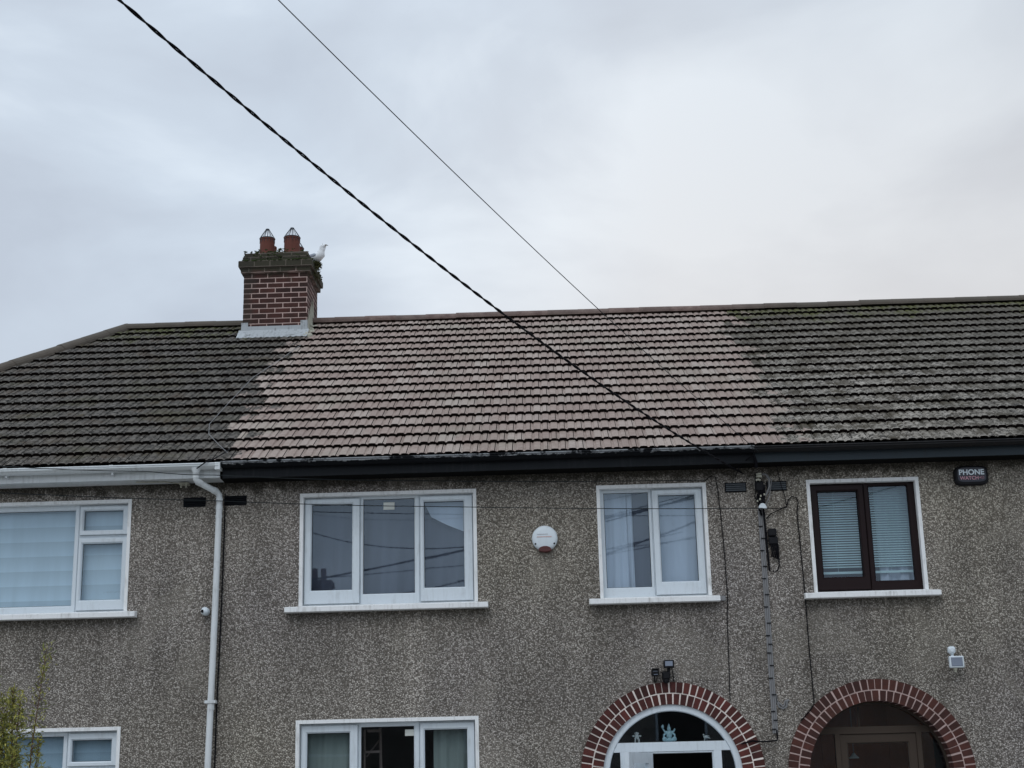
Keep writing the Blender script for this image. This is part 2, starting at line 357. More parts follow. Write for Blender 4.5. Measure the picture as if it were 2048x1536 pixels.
# glass: real clear pane, partly mirror-like like double glazing
def glass(name, refl, tint=(.9, .93, .95)):
    m = bpy.data.materials.new(name); m.use_nodes = True; t = m.node_tree; t.nodes.clear()
    o = t.nodes.new('ShaderNodeOutputMaterial'); mx = t.nodes.new('ShaderNodeMixShader'); tr = t.nodes.new('ShaderNodeBsdfTransparent'); gl = t.nodes.new('ShaderNodeBsdfGlossy')
    tr.inputs[0].default_value = (*tint, 1); gl.inputs[0].default_value = (.74, .87, 1, 1); gl.inputs['Roughness'].default_value = .012
    lw = t.nodes.new('ShaderNodeLayerWeight'); lw.inputs[0].default_value = .5
    mr = t.nodes.new('ShaderNodeMapRange'); mr.inputs['To Min'].default_value = refl; mr.inputs['To Max'].default_value = 1
    pw = t.nodes.new('ShaderNodeMath'); pw.operation = 'POWER'; pw.inputs[1].default_value = 4
    t.links.new(lw.outputs['Facing'], pw.inputs[0]); t.links.new(pw.outputs[0], mr.inputs['Value'])
    # old panes are never quite flat
    ge = t.nodes.new('ShaderNodeNewGeometry'); nn = t.nodes.new('ShaderNodeTexNoise'); nn.inputs['Scale'].default_value = 1.6; nn.inputs['Detail'].default_value = 1
    bp = t.nodes.new('ShaderNodeBump'); bp.inputs['Strength'].default_value = .06; bp.inputs['Distance'].default_value = .004
    t.links.new(ge.outputs['Position'], nn.inputs['Vector']); t.links.new(nn.outputs['Fac'], bp.inputs['Height']); t.links.new(bp.outputs[0], gl.inputs['Normal'])
    t.links.new(mr.outputs[0], mx.inputs[0]); t.links.new(tr.outputs[0], mx.inputs[1]); t.links.new(gl.outputs[0], mx.inputs[2]); t.links.new(mx.outputs[0], o.inputs[0])
    return m
M['glass'] = glass('window_glass', .085); M['glass_lo'] = glass('door_glass', .05)
# blinds and curtains
def fabric(name, c, folds=0, bands=0):
    m = mat(name, c, .9); t = NT(m); cc = t.mix(t.mr(t.noise(2.5, 3, vec=t.vec((3, 1, .4))), .35, .7, 0, .35), c, tuple(k*.6 for k in c))
    if bands:
        z = t.sx().outputs['Z']; fr = t.math('FRACT', t.math('MULTIPLY', z, bands)); g = t.mr(fr, 0, 1, 0, .38)
        e2 = t.mr(fr, .0, .07, .55, 0)
        cc = t.mix(t.math('MAXIMUM', g, e2), cc, tuple(k*.45 for k in c))
    t.col(cc)
    return m
M['zebra'] = fabric('banded_blind_fabric', (.50, .64, .72), bands=6.2); M['venet'] = fabric('pale_aqua_slats', (.42, .60, .62))
M['zebra_lo'] = fabric('shaded_blind_fabric', (.34, .47, .56), bands=6.2)
M['voile'] = fabric('grey_voile', (.070, .085, .120)); M['voile_l'] = fabric('light_voile', (.42, .50, .60)); M['voile_d'] = fabric('greenish_curtain', (.20, .25, .235))
M['wood'] = fabric('varnished_hall_wood', (.34, .12, .05)); M['steel'] = mat('ladder_metal', (.25, .20, .18), .5)

# ------------------------------------------------------------------ ground (below the frame, still there)
def struct(name, mb, m):
    o = mb.build(name, m); o['kind'] = 'structure'; return o
M['asphalt'] = weathered('asphalt', (.050, .050, .052), .95, amt=.3, streak=False); M['concrete'] = weathered('concrete_paving', (.26, .25, .235), .9, amt=.4, streak=False)
g = MB(); g.face([(-150, -150, 0), (150, -150, 0), (150, 150, 0), (-150, 150, 0)]); struct('ground', g, M['concrete'])
g = MB(); g.face([(-150, -20.5, .004), (150, -20.5, .004), (150, -13.2, .004), (-150, -13.2, .004)]); struct('road', g, M['asphalt'])
g = MB(); g.box(-150, 150, -13.2, -11.2, 0, .12); g.box(-150, 150, -22.5, -20.5, 0, .12); struct('pavement', g, M['concrete'])

# ------------------------------------------------------------------ roof geometry
AL = R(32.4); CA, SA = math.cos(AL), math.sin(AL)
EY, EZ = -.32, 5.085; GAUGE = .3215; NC = 18; RS = NC*GAUGE
RY, RZ = EY+RS*CA, EZ+RS*SA           # ridge line
def RP(x, s, h=0): return (x, EY+s*CA-h*SA, EZ+s*SA+h*CA)
TW = .19
PROF = [(.0, .003), (.05, .014), (.22, .016), (.40, .014), (.455, .001), (.53, .001), (.59, .012), (.72, .0145), (.81, .012), (.826, -.004), (.842, -.004), (.856, .010), (.90, .009), (.95, .001)]
NP = len(PROF)
def tiles(x0, x1, hip=None):
    mb = MB(); rg = random.Random(int(x0*100)+5)
    for c in range(NC):
        s0 = c*GAUGE; s1 = min((c+1)*GAUGE+.05, RS)
        off = TW/2 if c % 2 else 0
        k0 = math.floor((x0-off)/TW)-1; k1 = math.ceil((x1-off)/TW)+1
        cols = []
        wob = rg.uniform(-.004, .004)
        for k in range(k0, k1):
            dl = rg.uniform(-.002, .0025); ds = rg.uniform(-.005, .005)+wob; rn = rg.random()
            for (u, h) in PROF: cols.append((off+(k+u)*TW, h, dl, ds, rn))
        xl0 = x0 if hip is None else hip(s0); xl1 = x0 if hip is None else hip(s1)
        rows = []
        TH, LO, HI = (.038 if c else .012), (.044 if c else .034), .006
        for (sv, hb, xl) in ((s0, LO-TH, xl0), (s0, LO, xl0), ((s0+s1)/2, (LO+HI)/2, (xl0+xl1)/2), (s1, HI, xl1)):
            rows.append([RP(min(max(X, xl), x1), sv+(ds if sv == s0 else 0), hb+h+dl) for (X, h, dl, ds, rn) in cols])
        n = len(cols)
        for ri in range(3):
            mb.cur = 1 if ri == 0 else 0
            for j in range(n-1):
                a, b, c2, d = rows[ri][j], rows[ri][j+1], rows[ri+1][j+1], rows[ri+1][j]
                if abs(a[0]-b[0]) < 1e-6 and abs(c2[0]-d[0]) < 1e-6: continue
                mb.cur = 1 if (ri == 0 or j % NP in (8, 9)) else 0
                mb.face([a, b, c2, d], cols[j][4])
        # underside
        mb.cur = 1
        for j in range(0, 0, 11):
            jj = min(j+11, n-1)
            a, b = rows[0][j], rows[0][jj]
            if abs(a[0]-b[0]) < 1e-6: continue
            mb.face([a, (a[0], a[1]+.06, a[2]+.012), (b[0], b[1]+.06, b[2]+.012), b])
    mb.cur = 0
    return mb
def ridge_run(P0, P1, r=.12, seg=.45, drop=.0):
    mb = MB(); P0, P1 = Vector(P0), Vector(P1); L_ = (P1-P0).length; n = max(1, round(L_/seg)); t = (P1-P0).normalized()
    side = t.cross(Vector((0, 0, 1))).normalized(); up = side.cross(t).normalized(); rg = random.Random(3)
    for i in range(n):
        a = P0+t*(L_*i/n+.004); b = P0+t*(L_*(i+1)/n+.012); dz = rg.uniform(-.005, .005)
        rings = []
        for q, rr in ((a, r), (b, r*.97)):
            rg_ = []
            for k in range(11):
                th = math.pi*k/10; rg_.append(q+side*math.cos(th)*rr+up*(math.sin(th)*rr*.86-.055+dz))
            rings.append(rg_)
        mb.loft(rings, closed=False, rnd=rg.random())
        mb.face([rings[0][k] for k in range(11)], .3); mb.face([rings[1][k] for k in range(11)], .3)
    return mb
def underlay(x0, x1, hip=None):
    mb = MB(); yb = 2*RY-EY
    if hip is None:
        mb.face([RP(x0, 0, -.01), RP(x1, 0, -.01), RP(x1, RS, -.01), RP(x0, RS, -.01)])
    else:
        mb.face([RP(hip(0), 0, -.01), RP(x1, 0, -.01), RP(x1, RS, -.01), RP(hip(RS), RS, -.01)])
    return mb
def rear(x0, x1, hip=None):
    mb = MB(); yb = 2*RY-EY
    for c in range(NC):
        for (sa, sb) in ((c*GAUGE, (c+1)*GAUGE),):
            xa = x0 if hip is None else hip(sa); xb = x0 if hip is None else hip(sb)
            def Q(x, s, h): p = RP(x, s, h); return (p[0], 2*RY-p[1], p[2])
            mb.face([Q(xa, sa, .03), Q(x1, sa, .03), Q(x1, sb, .005), Q(xb, sb, .005)], (c*37 % 10)/10)
            mb.face([Q(xa, sa, -.01), Q(x1, sa, -.01), Q(x1, sa, .03), Q(xa, sa, .03)])
            if hip:
                cx = hip(0); 
                # hip end slope, courses rising from the end eaves to the apex
                xs0 = hip(sa); xs1 = hip(sb); ya0 = EY+sa*CA; yb0 = 2*RY-ya0; ya1 = EY+sb*CA; yb1 = 2*RY-ya1; za = EZ+sa*SA; zb = EZ+sb*SA
                mb.face([(xs0, ya0, za+.03), (xs0, yb0, za+.03), (xs1, yb1, zb+.005), (xs1, ya1, zb+.005)], (c*31 % 10)/10)
    return mb

# ------------------------------------------------------------------ wall with openings
def arch_top(cx, cz, r, x):
    d = r*r-(x-cx)**2
    return cz+math.sqrt(max(d, 0))
def front_wall(x0, x1, ztop, openings, arches):
    """openings: (x0,x1,z0,z1); arches: (cx,cz,r) open from the ground up"""
    xs = {x0, x1}
    for o in openings: xs |= {o[0], o[1]}
    for (cx, cz, r) in arches:
        for k in range(33): xs.add(cx-r*math.cos(math.pi*k/32))
    xs = sorted(xs); mb = MB(); T = .30
    for a, b in zip(xs, xs[1:]):
        mid = (a+b)/2
        ivs = []
        for o in openings:
            if o[0]-1e-6 <= mid <= o[1]+1e-6: ivs.append((o[2], o[2], o[3], o[3]))
        for (cx, cz, r) in arches:
            if abs(mid-cx) < r: ivs.append((0, 0, arch_top(cx, cz, r, a), arch_top(cx, cz, r, b)))
        ivs.sort(); za = zb = 0.
        for (la, lb, ha, hb) in ivs+[(ztop, ztop, None, None)]:
            if la > za+1e-6 or lb > zb+1e-6:
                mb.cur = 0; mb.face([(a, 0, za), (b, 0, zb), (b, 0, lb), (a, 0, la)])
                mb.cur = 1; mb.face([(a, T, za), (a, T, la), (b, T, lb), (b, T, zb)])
            if ha is not None:
                mb.cur = 1
                mb.face([(a, 0, la), (b, 0, lb), (b, T, lb), (a, T, la)]); mb.face([(a, 0, ha), (a, T, ha), (b, T, hb), (b, 0, hb)])
                za, zb = ha, hb
    mb.cur = 1
    for o in openings:
        for X in (o[0], o[1]): mb.face([(X, 0, o[2]), (X, T, o[2]), (X, T, o[3]), (X, 0, o[3])])
    for (cx, cz, r) in arches:
        for X in (cx-r, cx+r): mb.face([(X, 0, 0), (X, T, 0), (X, T, cz), (X, 0, cz)])
    return mb
def house_shell(mb, x0, x1, left_out=False, right_out=False):
    D = 2*RY
    mb.cur = 0
    mb.face([(x0, D, 0), (x1, D, 0), (x1, D, 5.0), (x0, D, 5.0)])
    for X, o in ((x0, left_out), (x1, right_out)):
        if o: mb.cur = 0; mb.face([(X, 0, 0), (X, D, 0), (X, D, 5.0), (X, 0, 5.0)])
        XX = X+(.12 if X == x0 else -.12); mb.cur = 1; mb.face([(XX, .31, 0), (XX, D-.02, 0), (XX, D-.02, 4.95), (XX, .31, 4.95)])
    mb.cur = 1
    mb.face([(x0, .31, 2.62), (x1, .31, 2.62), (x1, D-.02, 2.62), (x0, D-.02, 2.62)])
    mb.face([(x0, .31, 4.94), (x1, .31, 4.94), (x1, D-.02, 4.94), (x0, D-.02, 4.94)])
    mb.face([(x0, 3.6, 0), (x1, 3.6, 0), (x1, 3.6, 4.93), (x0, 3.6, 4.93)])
    mb.cur = 0

# ------------------------------------------------------------------ windows
def window(house, O, cells, fmat, smat, pane_mat, sill=True, sillmat=None, sill_ext=(.135, .11)):
    """O = outer rect of the painted surround (x0,x1,z0,z1); cells: (cell rect, glass rect, is_sash)"""
    x0, x1, z0, z1 = O; sw = .037
    f = MB()
    for (c, gl, sash) in cells:
        if sash:
            s_in = .022; so_ = (c[0]+s_in*.6, c[1]-s_in*.6, c[2]+s_in, c[3]-s_in)
            f.ring(c, (so_[0]+.012, so_[1]-.012, so_[2]+.012, so_[3]-.012), .078, .14, .004)
        else:
            f.ring(c, gl, .070, .14, .012); f.cur = 1; f.ring((gl[0]-.001, gl[1]+.001, gl[2]-.001, gl[3]+.001), (gl[0]+.005, gl[1]-.005, gl[2]+.005, gl[3]-.005), .0965, .1005, .001); f.cur = 0
    w = f.build('window', [fmat, M['seal']], house)
    for (c, gl, sash) in cells:
        if sash:
            s_in = .022; so_ = (c[0]+s_in*.6, c[1]-s_in*.6, c[2]+s_in, c[3]-s_in)
            q = MB(); q.ring(so_, gl, .048, .135, .014); q.cur = 1; q.ring((gl[0]-.001, gl[1]+.001, gl[2]-.001, gl[3]+.001), (gl[0]+.005, gl[1]-.005, gl[2]+.005, gl[3]-.005), .0965, .1005, .001)
            q.ring((so_[0]-.004, so_[1]+.004, so_[2]-.004, so_[3]+.004), (so_[0], so_[1], so_[2], so_[3]), .0765, .080, .0005)
            q.build('casement', [fmat, M['seal']], w)
        q = MB(); q.face([(gl[0]-.004, .102, gl[2]-.004), (gl[1]+.004, .102, gl[2]-.004), (gl[1]+.004, .102, gl[3]+.004), (gl[0]-.004, .102, gl[3]+.004)]); q.build('pane', pane_mat, w)
    s = MB(); s.box(x0, x0+sw, -.008, .139, z0, z1-sw); s.box(x1-sw, x1, -.008, .139, z0, z1-sw); s.box(x0, x1, -.0085, .1385, z1-sw, z1)
    s.build('surround', smat, w)
    if sill:
        s = MB(); xa, xb = x0-sill_ext[0], x1+sill_ext[1]
        zt = z0-.008
        s.loft([[(xa, -.095, zt-.062), (xb, -.095, zt-.062), (xb, .003, zt-.062), (xa, .003, zt-.062)], [(xa, -.10, zt-.058), (xb, -.10, zt-.058), (xb, .003, zt-.058), (xa, .003, zt-.058)],
                [(xa, -.10, zt-.012), (xb, -.10, zt-.012), (xb, .003, zt+.004), (xa, .003, zt+.004)], [(xa+.004, -.094, zt-.008), (xb-.004, -.094, zt-.008), (xb-.004, .003, zt+.008), (xa+.004, .003, zt+.008)]], True, True)
        s.box(x0+sw, x1-sw, -.001, .14, z0-.012, z0+.004)
        s.build('sill', sillmat or M['paint'], w)
    return w
def cells_row(I, splits, glasses, sashes):
    """I inner opening rect; splits: mullion centre xs; glasses: rects"""
    xs = [I[0]]+splits+[I[1]]
    return [((xs[i], xs[i+1], I[2], I[3]), glasses[i], sashes[i]) for i in range(len(glasses))]
def curtain(parent, x0, x1, z0, z1, y, m, amp=.02, freq=9., name='curtain', ph=0, drape=None):
    mb = MB(); n = max(8, int((x1-x0)*60)); rows = []
    for k in range(7):
        z = z1+(z0-z1)*k/6; r = []
        for i in range(n+1):
            u = i/n; X = x0+(x1-x0)*u
            if drape: X = X+drape*(k/6)*(1-u)*.3
            a = amp*(.5+.5*k/6)
            r.append((X, y+a*math.sin(X*freq*6.28+ph+.4*math.sin(k))+a*.5*math.sin(X*freq*2.7*6.28+k*.5), z))
        rows.append(r)
    mb.loft(rows, closed=False); return mb.build(name, m, parent, smooth=True)

# ---- house 1: left house, white gutter, hipped end
HX = [-9.25, -3.5, 2.2, 8.05]
hip = lambda s: -9.54+(s/RS)*(9.54-6.13)
h1 = thing('terraced_house', 'left house with white gutter, dark mossy hipped roof and brick chimney', 'house', (-6.4, 0, 0))
opsA = [(-6.75, -4.59, 3.55, 4.78), (-6.75, -4.60, 1.00, 2.355)]
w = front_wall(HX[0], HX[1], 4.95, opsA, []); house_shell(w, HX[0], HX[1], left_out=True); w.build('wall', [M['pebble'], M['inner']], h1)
rf = tiles(-9.8, HX[1], hip).build('roof', [M['tile'], M['tile_edge']], h1)
underlay(0, HX[1], hip).build('underlay', M['felt'], rf); rear(0, HX[1], hip).build('rear_slope', M['tile'], rf)
ridge_run((-6.1, RY, RZ+.055), (HX[1], RY, RZ+.055)).build('ridge_tiles', M['ridge'], rf)
ridge_run((hip(0)-.02, EY-.02, EZ+.06), (-6.1, RY, RZ+.06), seg=.42).build('hip_tiles', M['ridge'], rf)
# window upstairs
I = (-6.713, -4.627, 3.56, 4.743)
up = window(h1, (-6.75, -4.59, 3.56, 4.78), [
    ((-6.713, -5.18, 3.565, 4.743), (-6.64, -5.228, 3.645, 4.688), False),
    ((-5.18, -4.627, 4.385, 4.743), (-5.128, -4.697, 4.458, 4.675), True),
    ((-5.18, -4.627, 3.565, 4.385), (-5.128, -4.692, 3.697, 4.312), True)], M['upvc'], M['paint'], M['glass'])
b = MB(); b.box(-6.70, -4.64, .165, .170, 3.58, 4.735); b.build('blind', M['zebra'], up)
lo = window(h1, (-6.75, -4.60, 1.01, 2.355), [
    ((-6.713, -5.18, 1.015, 2.318), (-6.64, -5.225, 1.10, 2.272), False),
    ((-5.18, -4.637, 1.94, 2.318), (-5.128, -4.708, 2.008, 2.228), True),
    ((-5.18, -4.637, 1.015, 1.94), (-5.128, -4.708, 1.13, 1.87), True)], M['upvc'], M['paint'], M['glass'])
b = MB(); b.box(-6.70, -4.65, .165, .170, 1.03, 2.31); b.build('blind', M['zebra_lo'], lo)

# gutters
def gutter(x0, x1, m, house, brackets=(), r=.056, yc=-.335, zr=5.068, fm=None, fz=4.935, name='gutter', lip=True, fx1=None):
    mb = MB(); rings = []
    prof = []
    for k in range(13):
        th = math.pi+math.pi*k/12; prof.append((yc+r*math.cos(th), zr+r*math.sin(th)*1.05))
    for k in range(12, -1, -1):
        th = math.pi+math.pi*k/12; prof.append((yc+(r-.005)*math.cos(th), zr+(r-.005)*math.sin(th)*1.05+.001))
    n = max(2, int((x1-x0)/.6)); rg = random.Random(2)
    for i in range(n+1):
        X = x0+(x1-x0)*i/n; dz = .004*math.sin(X*1.3)
        rings.append([(X, y, z+dz) for y, z in prof])
    mb.loft(rings, True, True)
    if lip:
        mb.tube([(x0, yc-r, zr), (x1, yc-r, zr)], .008, 8)
        mb.box(x0, x1, yc-r-.010, yc-r-.002, zr-.026, zr-.018)
    g = mb.build(name, m, house)
    for X in brackets:
        q = MB(); rr = r+.006
        ring0 = [(X-.022, yc+rr*math.cos(math.pi+math.pi*k/12), zr+.012+rr*math.sin(math.pi+math.pi*k/12)*1.08) for k in range(13)]
        ring1 = [(X+.022, y, z) for _, y, z in ring0]
        q.loft([ring0, ring1], closed=False); q.box(X-.010, X+.010, yc-.005, -.274, zr-.085, zr-.050)
        q.build('gutter_bracket', m, g)
    f = MB(); f.box(x0, fx1 or x1, -.272, -.25, fz, 5.075); f.build('fascia', fm, house)
    return g
gutter(HX[0]-.28, -3.565, M['gut_w'], h1, (-5.87, -4.72, -7.6), fm=M['upvc_old'], fx1=-3.572)
f = MB(); f.box(-3.60, -3.545, -.395, -.27, 5.0, 5.078); f.build('stop_end', M['gut_w'], h1)
f = MB(); f.box(HX[0]-.28, -3.575, -.249, -.001, 4.938, 4.950); f.build('soffit', M['upvc_old'], h1)

# ---- house 2: middle house
h2 = thing('terraced_house', 'middle house with cleaned pinkish tiles, white windows and white arched doorway', 'house', (-.65, 0, 0))
A1 = (1.155, 1.719, .949, .72); A2 = (3.29, 1.688, .957, .735)
opsB = [(-2.745, -.825, 3.55, 4.785), (-2.755, -.84, 1.00, 2.372), (.477, 1.662, 3.55, 4.780)]
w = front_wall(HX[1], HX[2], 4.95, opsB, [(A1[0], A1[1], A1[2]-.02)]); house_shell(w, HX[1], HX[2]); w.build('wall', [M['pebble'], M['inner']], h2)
rf = tiles(HX[1], HX[2]).build('roof', [M['tile'], M['tile_edge']], h2)
underlay(HX[1], HX[2]).build('underlay', M['felt'], rf); rear(HX[1], HX[2]).build('rear_slope', M['tile'], rf)
ridge_run((HX[1], RY, RZ+.055), (HX[2], RY, RZ+.055)).build('ridge_tiles', M['ridge'], rf)
gutter(-3.54, 2.16, M['gut_p'], h2, (), fm=M['fas_n'], fz=4.925, zr=5.080)
f = MB(); f.box(-3.57, 2.17, -.249, -.001, 4.928, 4.940); f.build('soffit', M['sof'], h2)
# wide window upstairs
W1 = window(h2, (-2.745, -.825, 3.56, 4.785), cells_row((-2.708, -.862, 3.565, 4.748), [-2.088, -1.452],
     [(-2.625, -2.182, 3.733, 4.672), (-2.064, -1.506, 3.685, 4.718), (-1.402, -.968, 3.732, 4.672)], [True, False, True]), M['upvc'], M['paint'], M['glass'])
curtain(W1, -2.69, -.88, 3.6, 4.74, .24, M['voile'], .035, 2.3, drape=.2)
q = MB(); q.box(-1.845, -1.725, .094, .0975, 4.60, 4.68); q.build('sticker', M['figw'], W1)
q = MB(); q.face([(-1.40, .19, 4.66), (-1.33, .19, 4.52), (-1.16, .19, 4.43), (-.97, .19, 4.35), (-.95, .19, 4.70), (-1.41, .19, 4.70)]); q.build('tucked_curtain', M['voile_l'], W1)
# wide window downstairs
W2 = window(h2, (-2.755, -.84, 1.01, 2.372), cells_row((-2.718, -.877, 1.015, 2.335), [-2.10, -1.468],
     [(-2.645, -2.197, 1.14, 2.238), (-2.080, -1.524, 1.10, 2.290), (-1.411, -.966, 1.14, 2.246)], [True, False, True]), M['upvc'], M['paint'], M['glass_lo'])
curtain(W2, -2.70, -2.13, 1.03, 2.31, .20, M['voile_d'], .018, 5)
curtain(W2, -1.33, -.89, 1.03, 2.31, .20, M['voile_d'], .022, 6)
q = MB(); q.box(-1.62, -1.525, .094, .0975, 2.19, 2.255); q.build('sticker', M['figw'], W2)
# small window upstairs
W3 = window(h2, (.477, 1.662, 3.56, 4.780), cells_row((.514, 1.625, 3.565, 4.743), [1.066],
     [(.556, 1.037, 3.678, 4.708), (1.146, 1.540, 3.727, 4.668)], [False, True]), M['upvc'], M['paint'], M['glass'], sill_ext=(.12, .075))
curtain(W3, .52, .80, 3.6, 4.73, .20, M['voile_l'], .016, 7)
curtain(W3, .80, .865, 3.6, 4.73, .215, M['voile_l'], .02, 9, ph=1)
curtain(W3, 1.09, 1.62, 3.6, 4.73, .22, M['voile_l'], .010, 4)
curtain(W3, .86, 1.10, 3.6, 4.73, .24, M['voile'], .006, 4)

# ---- house 3: right house
h3 = thing('terraced_house', 'right house with lichen-spotted roof, slate blue fascia and dark brown window', 'house', (5.1, 0, 0))
opsC = [(2.742, 3.947, 3.55, 4.776), (5.35, 7.25, 3.55, 4.78), (5.35, 7.25, 1.00, 2.37)]
w = front_wall(HX[2], HX[3], 4.95, opsC, [(A2[0], A2[1], A2[2]-.02)]); house_shell(w, HX[2], HX[3], right_out=True)
w.cur = 0; w.face([(HX[3], 0, 5), (HX[3], 2*RY, 5), (HX[3], RY, RZ-.02)])
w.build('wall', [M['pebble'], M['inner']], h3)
rf = tiles(HX[2], HX[3]+.05).build('roof', [M['tile'], M['tile_edge']], h3)
underlay(HX[2], HX[3]+.05).build('underlay', M['felt'], rf); rear(HX[2], HX[3]+.05).build('rear_slope', M['tile'], rf)
ridge_run((HX[2], RY, RZ+.055), (HX[3]+.05, RY, RZ+.055)).build('ridge_tiles', M['ridge'], rf)
gutter(2.165, HX[3]+.05, M['gut_b'], h3, (), fm=M['fas_s'], fz=4.93, r=.052, yc=-.332, zr=5.075)
f = MB(); f.box(2.18, HX[3], -.249, -.001, 4.933, 4.945); f.build('soffit', M['sof'], h3)
W4 = window(h3, (2.742, 3.947, 3.56, 4.776), cells_row((2.779, 3.910, 3.565, 4.739), [3.366],
     [(2.868, 3.292, 3.725, 4.655), (3.420, 3.836, 3.676, 4.704)], [True, False]), M['brownwin'], M['paint'], M['glass'], sill_ext=(.11, .105))
b = MB()
nsl = 34
for i in range(nsl):
    z = 4.725-i*.0265
    b.obox((3.345, .20, z), (.555, 0, 0), (0, .010, .0085), (0, -.0006, .0007))
b.box(2.79, 3.90, .192, .208, 3.775, 3.80)
for X in (3.05, 3.62): b.tube([(X, .19, 4.73), (X, .19, 3.78)], .0015, 4)
b.build('venetian_blind', M['venet'], W4)
curtain(W4, 3.50, 3.90, 3.6, 4.73, .235, M['voile_l'], .02, 5)
W5 = window(h3, (5.35, 7.25, 3.56, 4.78), cells_row((5.387, 7.213, 3.565, 4.743), [6.0, 6.6], [(5.46, 5.92, 3.70, 4.68), (6.03, 6.57, 3.66, 4.71), (6.68, 7.13, 3.70, 4.68)], [True, False, True]), M['brownwin'], M['paint'], M['glass'])
W6 = window(h3, (5.35, 7.25, 1.01, 2.37), cells_row((5.387, 7.213, 1.015, 2.333), [6.0, 6.6], [(5.46, 5.92, 1.12, 2.26), (6.03, 6.57, 1.10, 2.30), (6.68, 7.13, 1.12, 2.26)], [True, False, True]), M['brownwin'], M['paint'], M['glass'])
for q_ in (W5, W6):
    zz0 = 3.6 if q_ == W5 else 1.05
    curtain(q_, 5.4, 7.2, zz0, zz0+1.14, .2, M['voile_l'], .02, 6)

# ------------------------------------------------------------------ arched doorways
def brick_arch(house, A, bm_, mm_, seed):
    cx, cz, ro, ri = A; rm = (ro+ri)/2; rg = random.Random(seed)
    mo = MB(); n = 64
    def P(r, th, y): return (cx+r*math.cos(th), y, cz+r*math.sin(th))
    rings = []
    for k in range(n+1):
        th = math.pi*k/n; rings.append([P(ri+.002, th, -.016), P(ro-.002, th, -.016), P(ro-.002, th, .20), P(ri+.002, th, .20)])
    mo.loft(rings, True, True)
    for s in (-1, 1):
        a, b2 = sorted((cx+s*(ri+.002), cx+s*(ro-.002))); mo.box(a, b2, -.016, .20, 0, cz)
    par = mo.build('brick_arch', mm_, house)
    b = MB()
    for (r0, r1, N, ph) in ((ri, rm-.006, 34, .5), (rm+.006, ro, 38, 0)):
        for k in range(-1, N+1):
            t0 = math.pi*(k+ph)/N; t1 = math.pi*(k+1+ph)/N
            t0 = max(t0, 0); t1 = min(t1, math.pi)
            if t1-t0 < .02: continue
            g0 = rg.uniform(.0050, .0078)/r0; j = rg.uniform(-.003, .003)
            t0 += g0+j/r0; t1 -= g0-j/r0
            d = rg.uniform(-.0025, .0025); wo = rg.uniform(-.002, .003)
            v = [P(r0+(0 if r0 == ri else .001), t0, -.020+d), P(r1+wo*(r1 == ro), t0, -.020+d), P(r1+wo*(r1 == ro), t1, -.020+d), P(r0, t1, -.020+d)]
            vb = [(p[0], .19, p[2]) for p in v]
            b.mesh(v+vb, [(0, 1, 2, 3), (1, 5, 6, 2), (0, 3, 7, 4), (0, 4, 5, 1), (3, 2, 6, 7)], rg.random())
    for s in (-1, 1):
        z = cz-.006
        while z > .02:
            for (r0, r1) in ((ri, rm-.006), (rm+.006, ro)):
                a, b2 = sorted((cx+s*r0, cx+s*r1)); b.box(a, b2, -.020+rg.uniform(-.002, .002), .19, z-.063, z, rg.random())
            z -= .076
    b.build('bricks', bm_, par)
    return par
brick_arch(h2, A1, M['brick'], M['mortar_w'], 1)
brick_arch(h3, A2, M['brick_dark'], M['mortar_p'], 2)
def arc(cx, cz, r, t0, t1, n): return [(cx+r*math.cos(t0+(t1-t0)*k/n), cz+r*math.sin(t0+(t1-t0)*k/n)) for k in range(n+1)]
def door_set(house, A, yf, fm, rframe, zt0, zt1, mull, gm, door):
    cx, cz, ro, ri = A; r2 = rframe
    f = MB(); d = .07
    # arched rim down to the ground
    rings = []
    for k in range(49):
        th = math.pi*k/48; c_, s_ = math.cos(th), math.sin(th)
        rings.append([(cx+ri*c_, yf, cz+ri*s_), (cx+(r2+.008)*c_, yf, cz+(r2+.008)*s_), (cx+r2*c_, yf+.010, cz+r2*s_), (cx+r2*c_, yf+d, cz+r2*s_), (cx+ri*c_, yf+d, cz+ri*s_)])
    f.loft(rings, True, True)
    for s in (-1, 1):
        a, b = sorted((cx+s*ri, cx+s*r2)); f.box(a, b, yf, yf+d, 0, cz)
    hw = math.sqrt(r2*r2-(zt0-cz)**2) if zt0 > cz else r2
    hw1 = math.sqrt(max(r2*r2-(zt1-cz)**2, 0))
    f.prism([(cx-hw, zt0), (cx+hw, zt0), (cx+hw1, zt1), (cx-hw1, zt1)], yf+.001, yf+d)
    for (a, b) in mull: f.box(a, b, yf+.002, yf+d, 0, zt0)
    fr = f.build('door_frame', fm, house)
    # fanlight
    pts = arc(cx, cz, r2, math.asin((zt1-cz)/r2), math.pi-math.asin((zt1-cz)/r2), 30)
    q = MB(); q.prism(pts, yf+.035, yf+.040); q.build('fanlight', gm, fr)
    # side lights
    xs = [cx-r2]+[v for m_ in mull for v in m_]+[cx+r2]
    for (a, b) in ((xs[0], xs[1]), (xs[-2], xs[-1])):
        p = [(a, .05), (b, .05)]
        if a < cx:
            top = [(b, zt0)] + [(cx-math.sqrt(max(r2*r2-(z-cz)**2, 0)) , z) for z in (zt0, cz+(zt0-cz)*.5, cz)]
        else:
            top = [(cx+math.sqrt(max(r2*r2-(z-cz)**2, 0)), z) for z in (cz, cz+(zt0-cz)*.5, zt0)] + [(a, zt0)]
        q = MB(); q.prism(p+top, yf+.036, yf+.041); q.build('side_light', gm, fr)
    return fr
fr1 = door_set(h2, A1, .004, M['upvc'], .652, 1.965, 2.06, [(.62, .70), (1.585, 1.665)], M['glass_lo'], None)
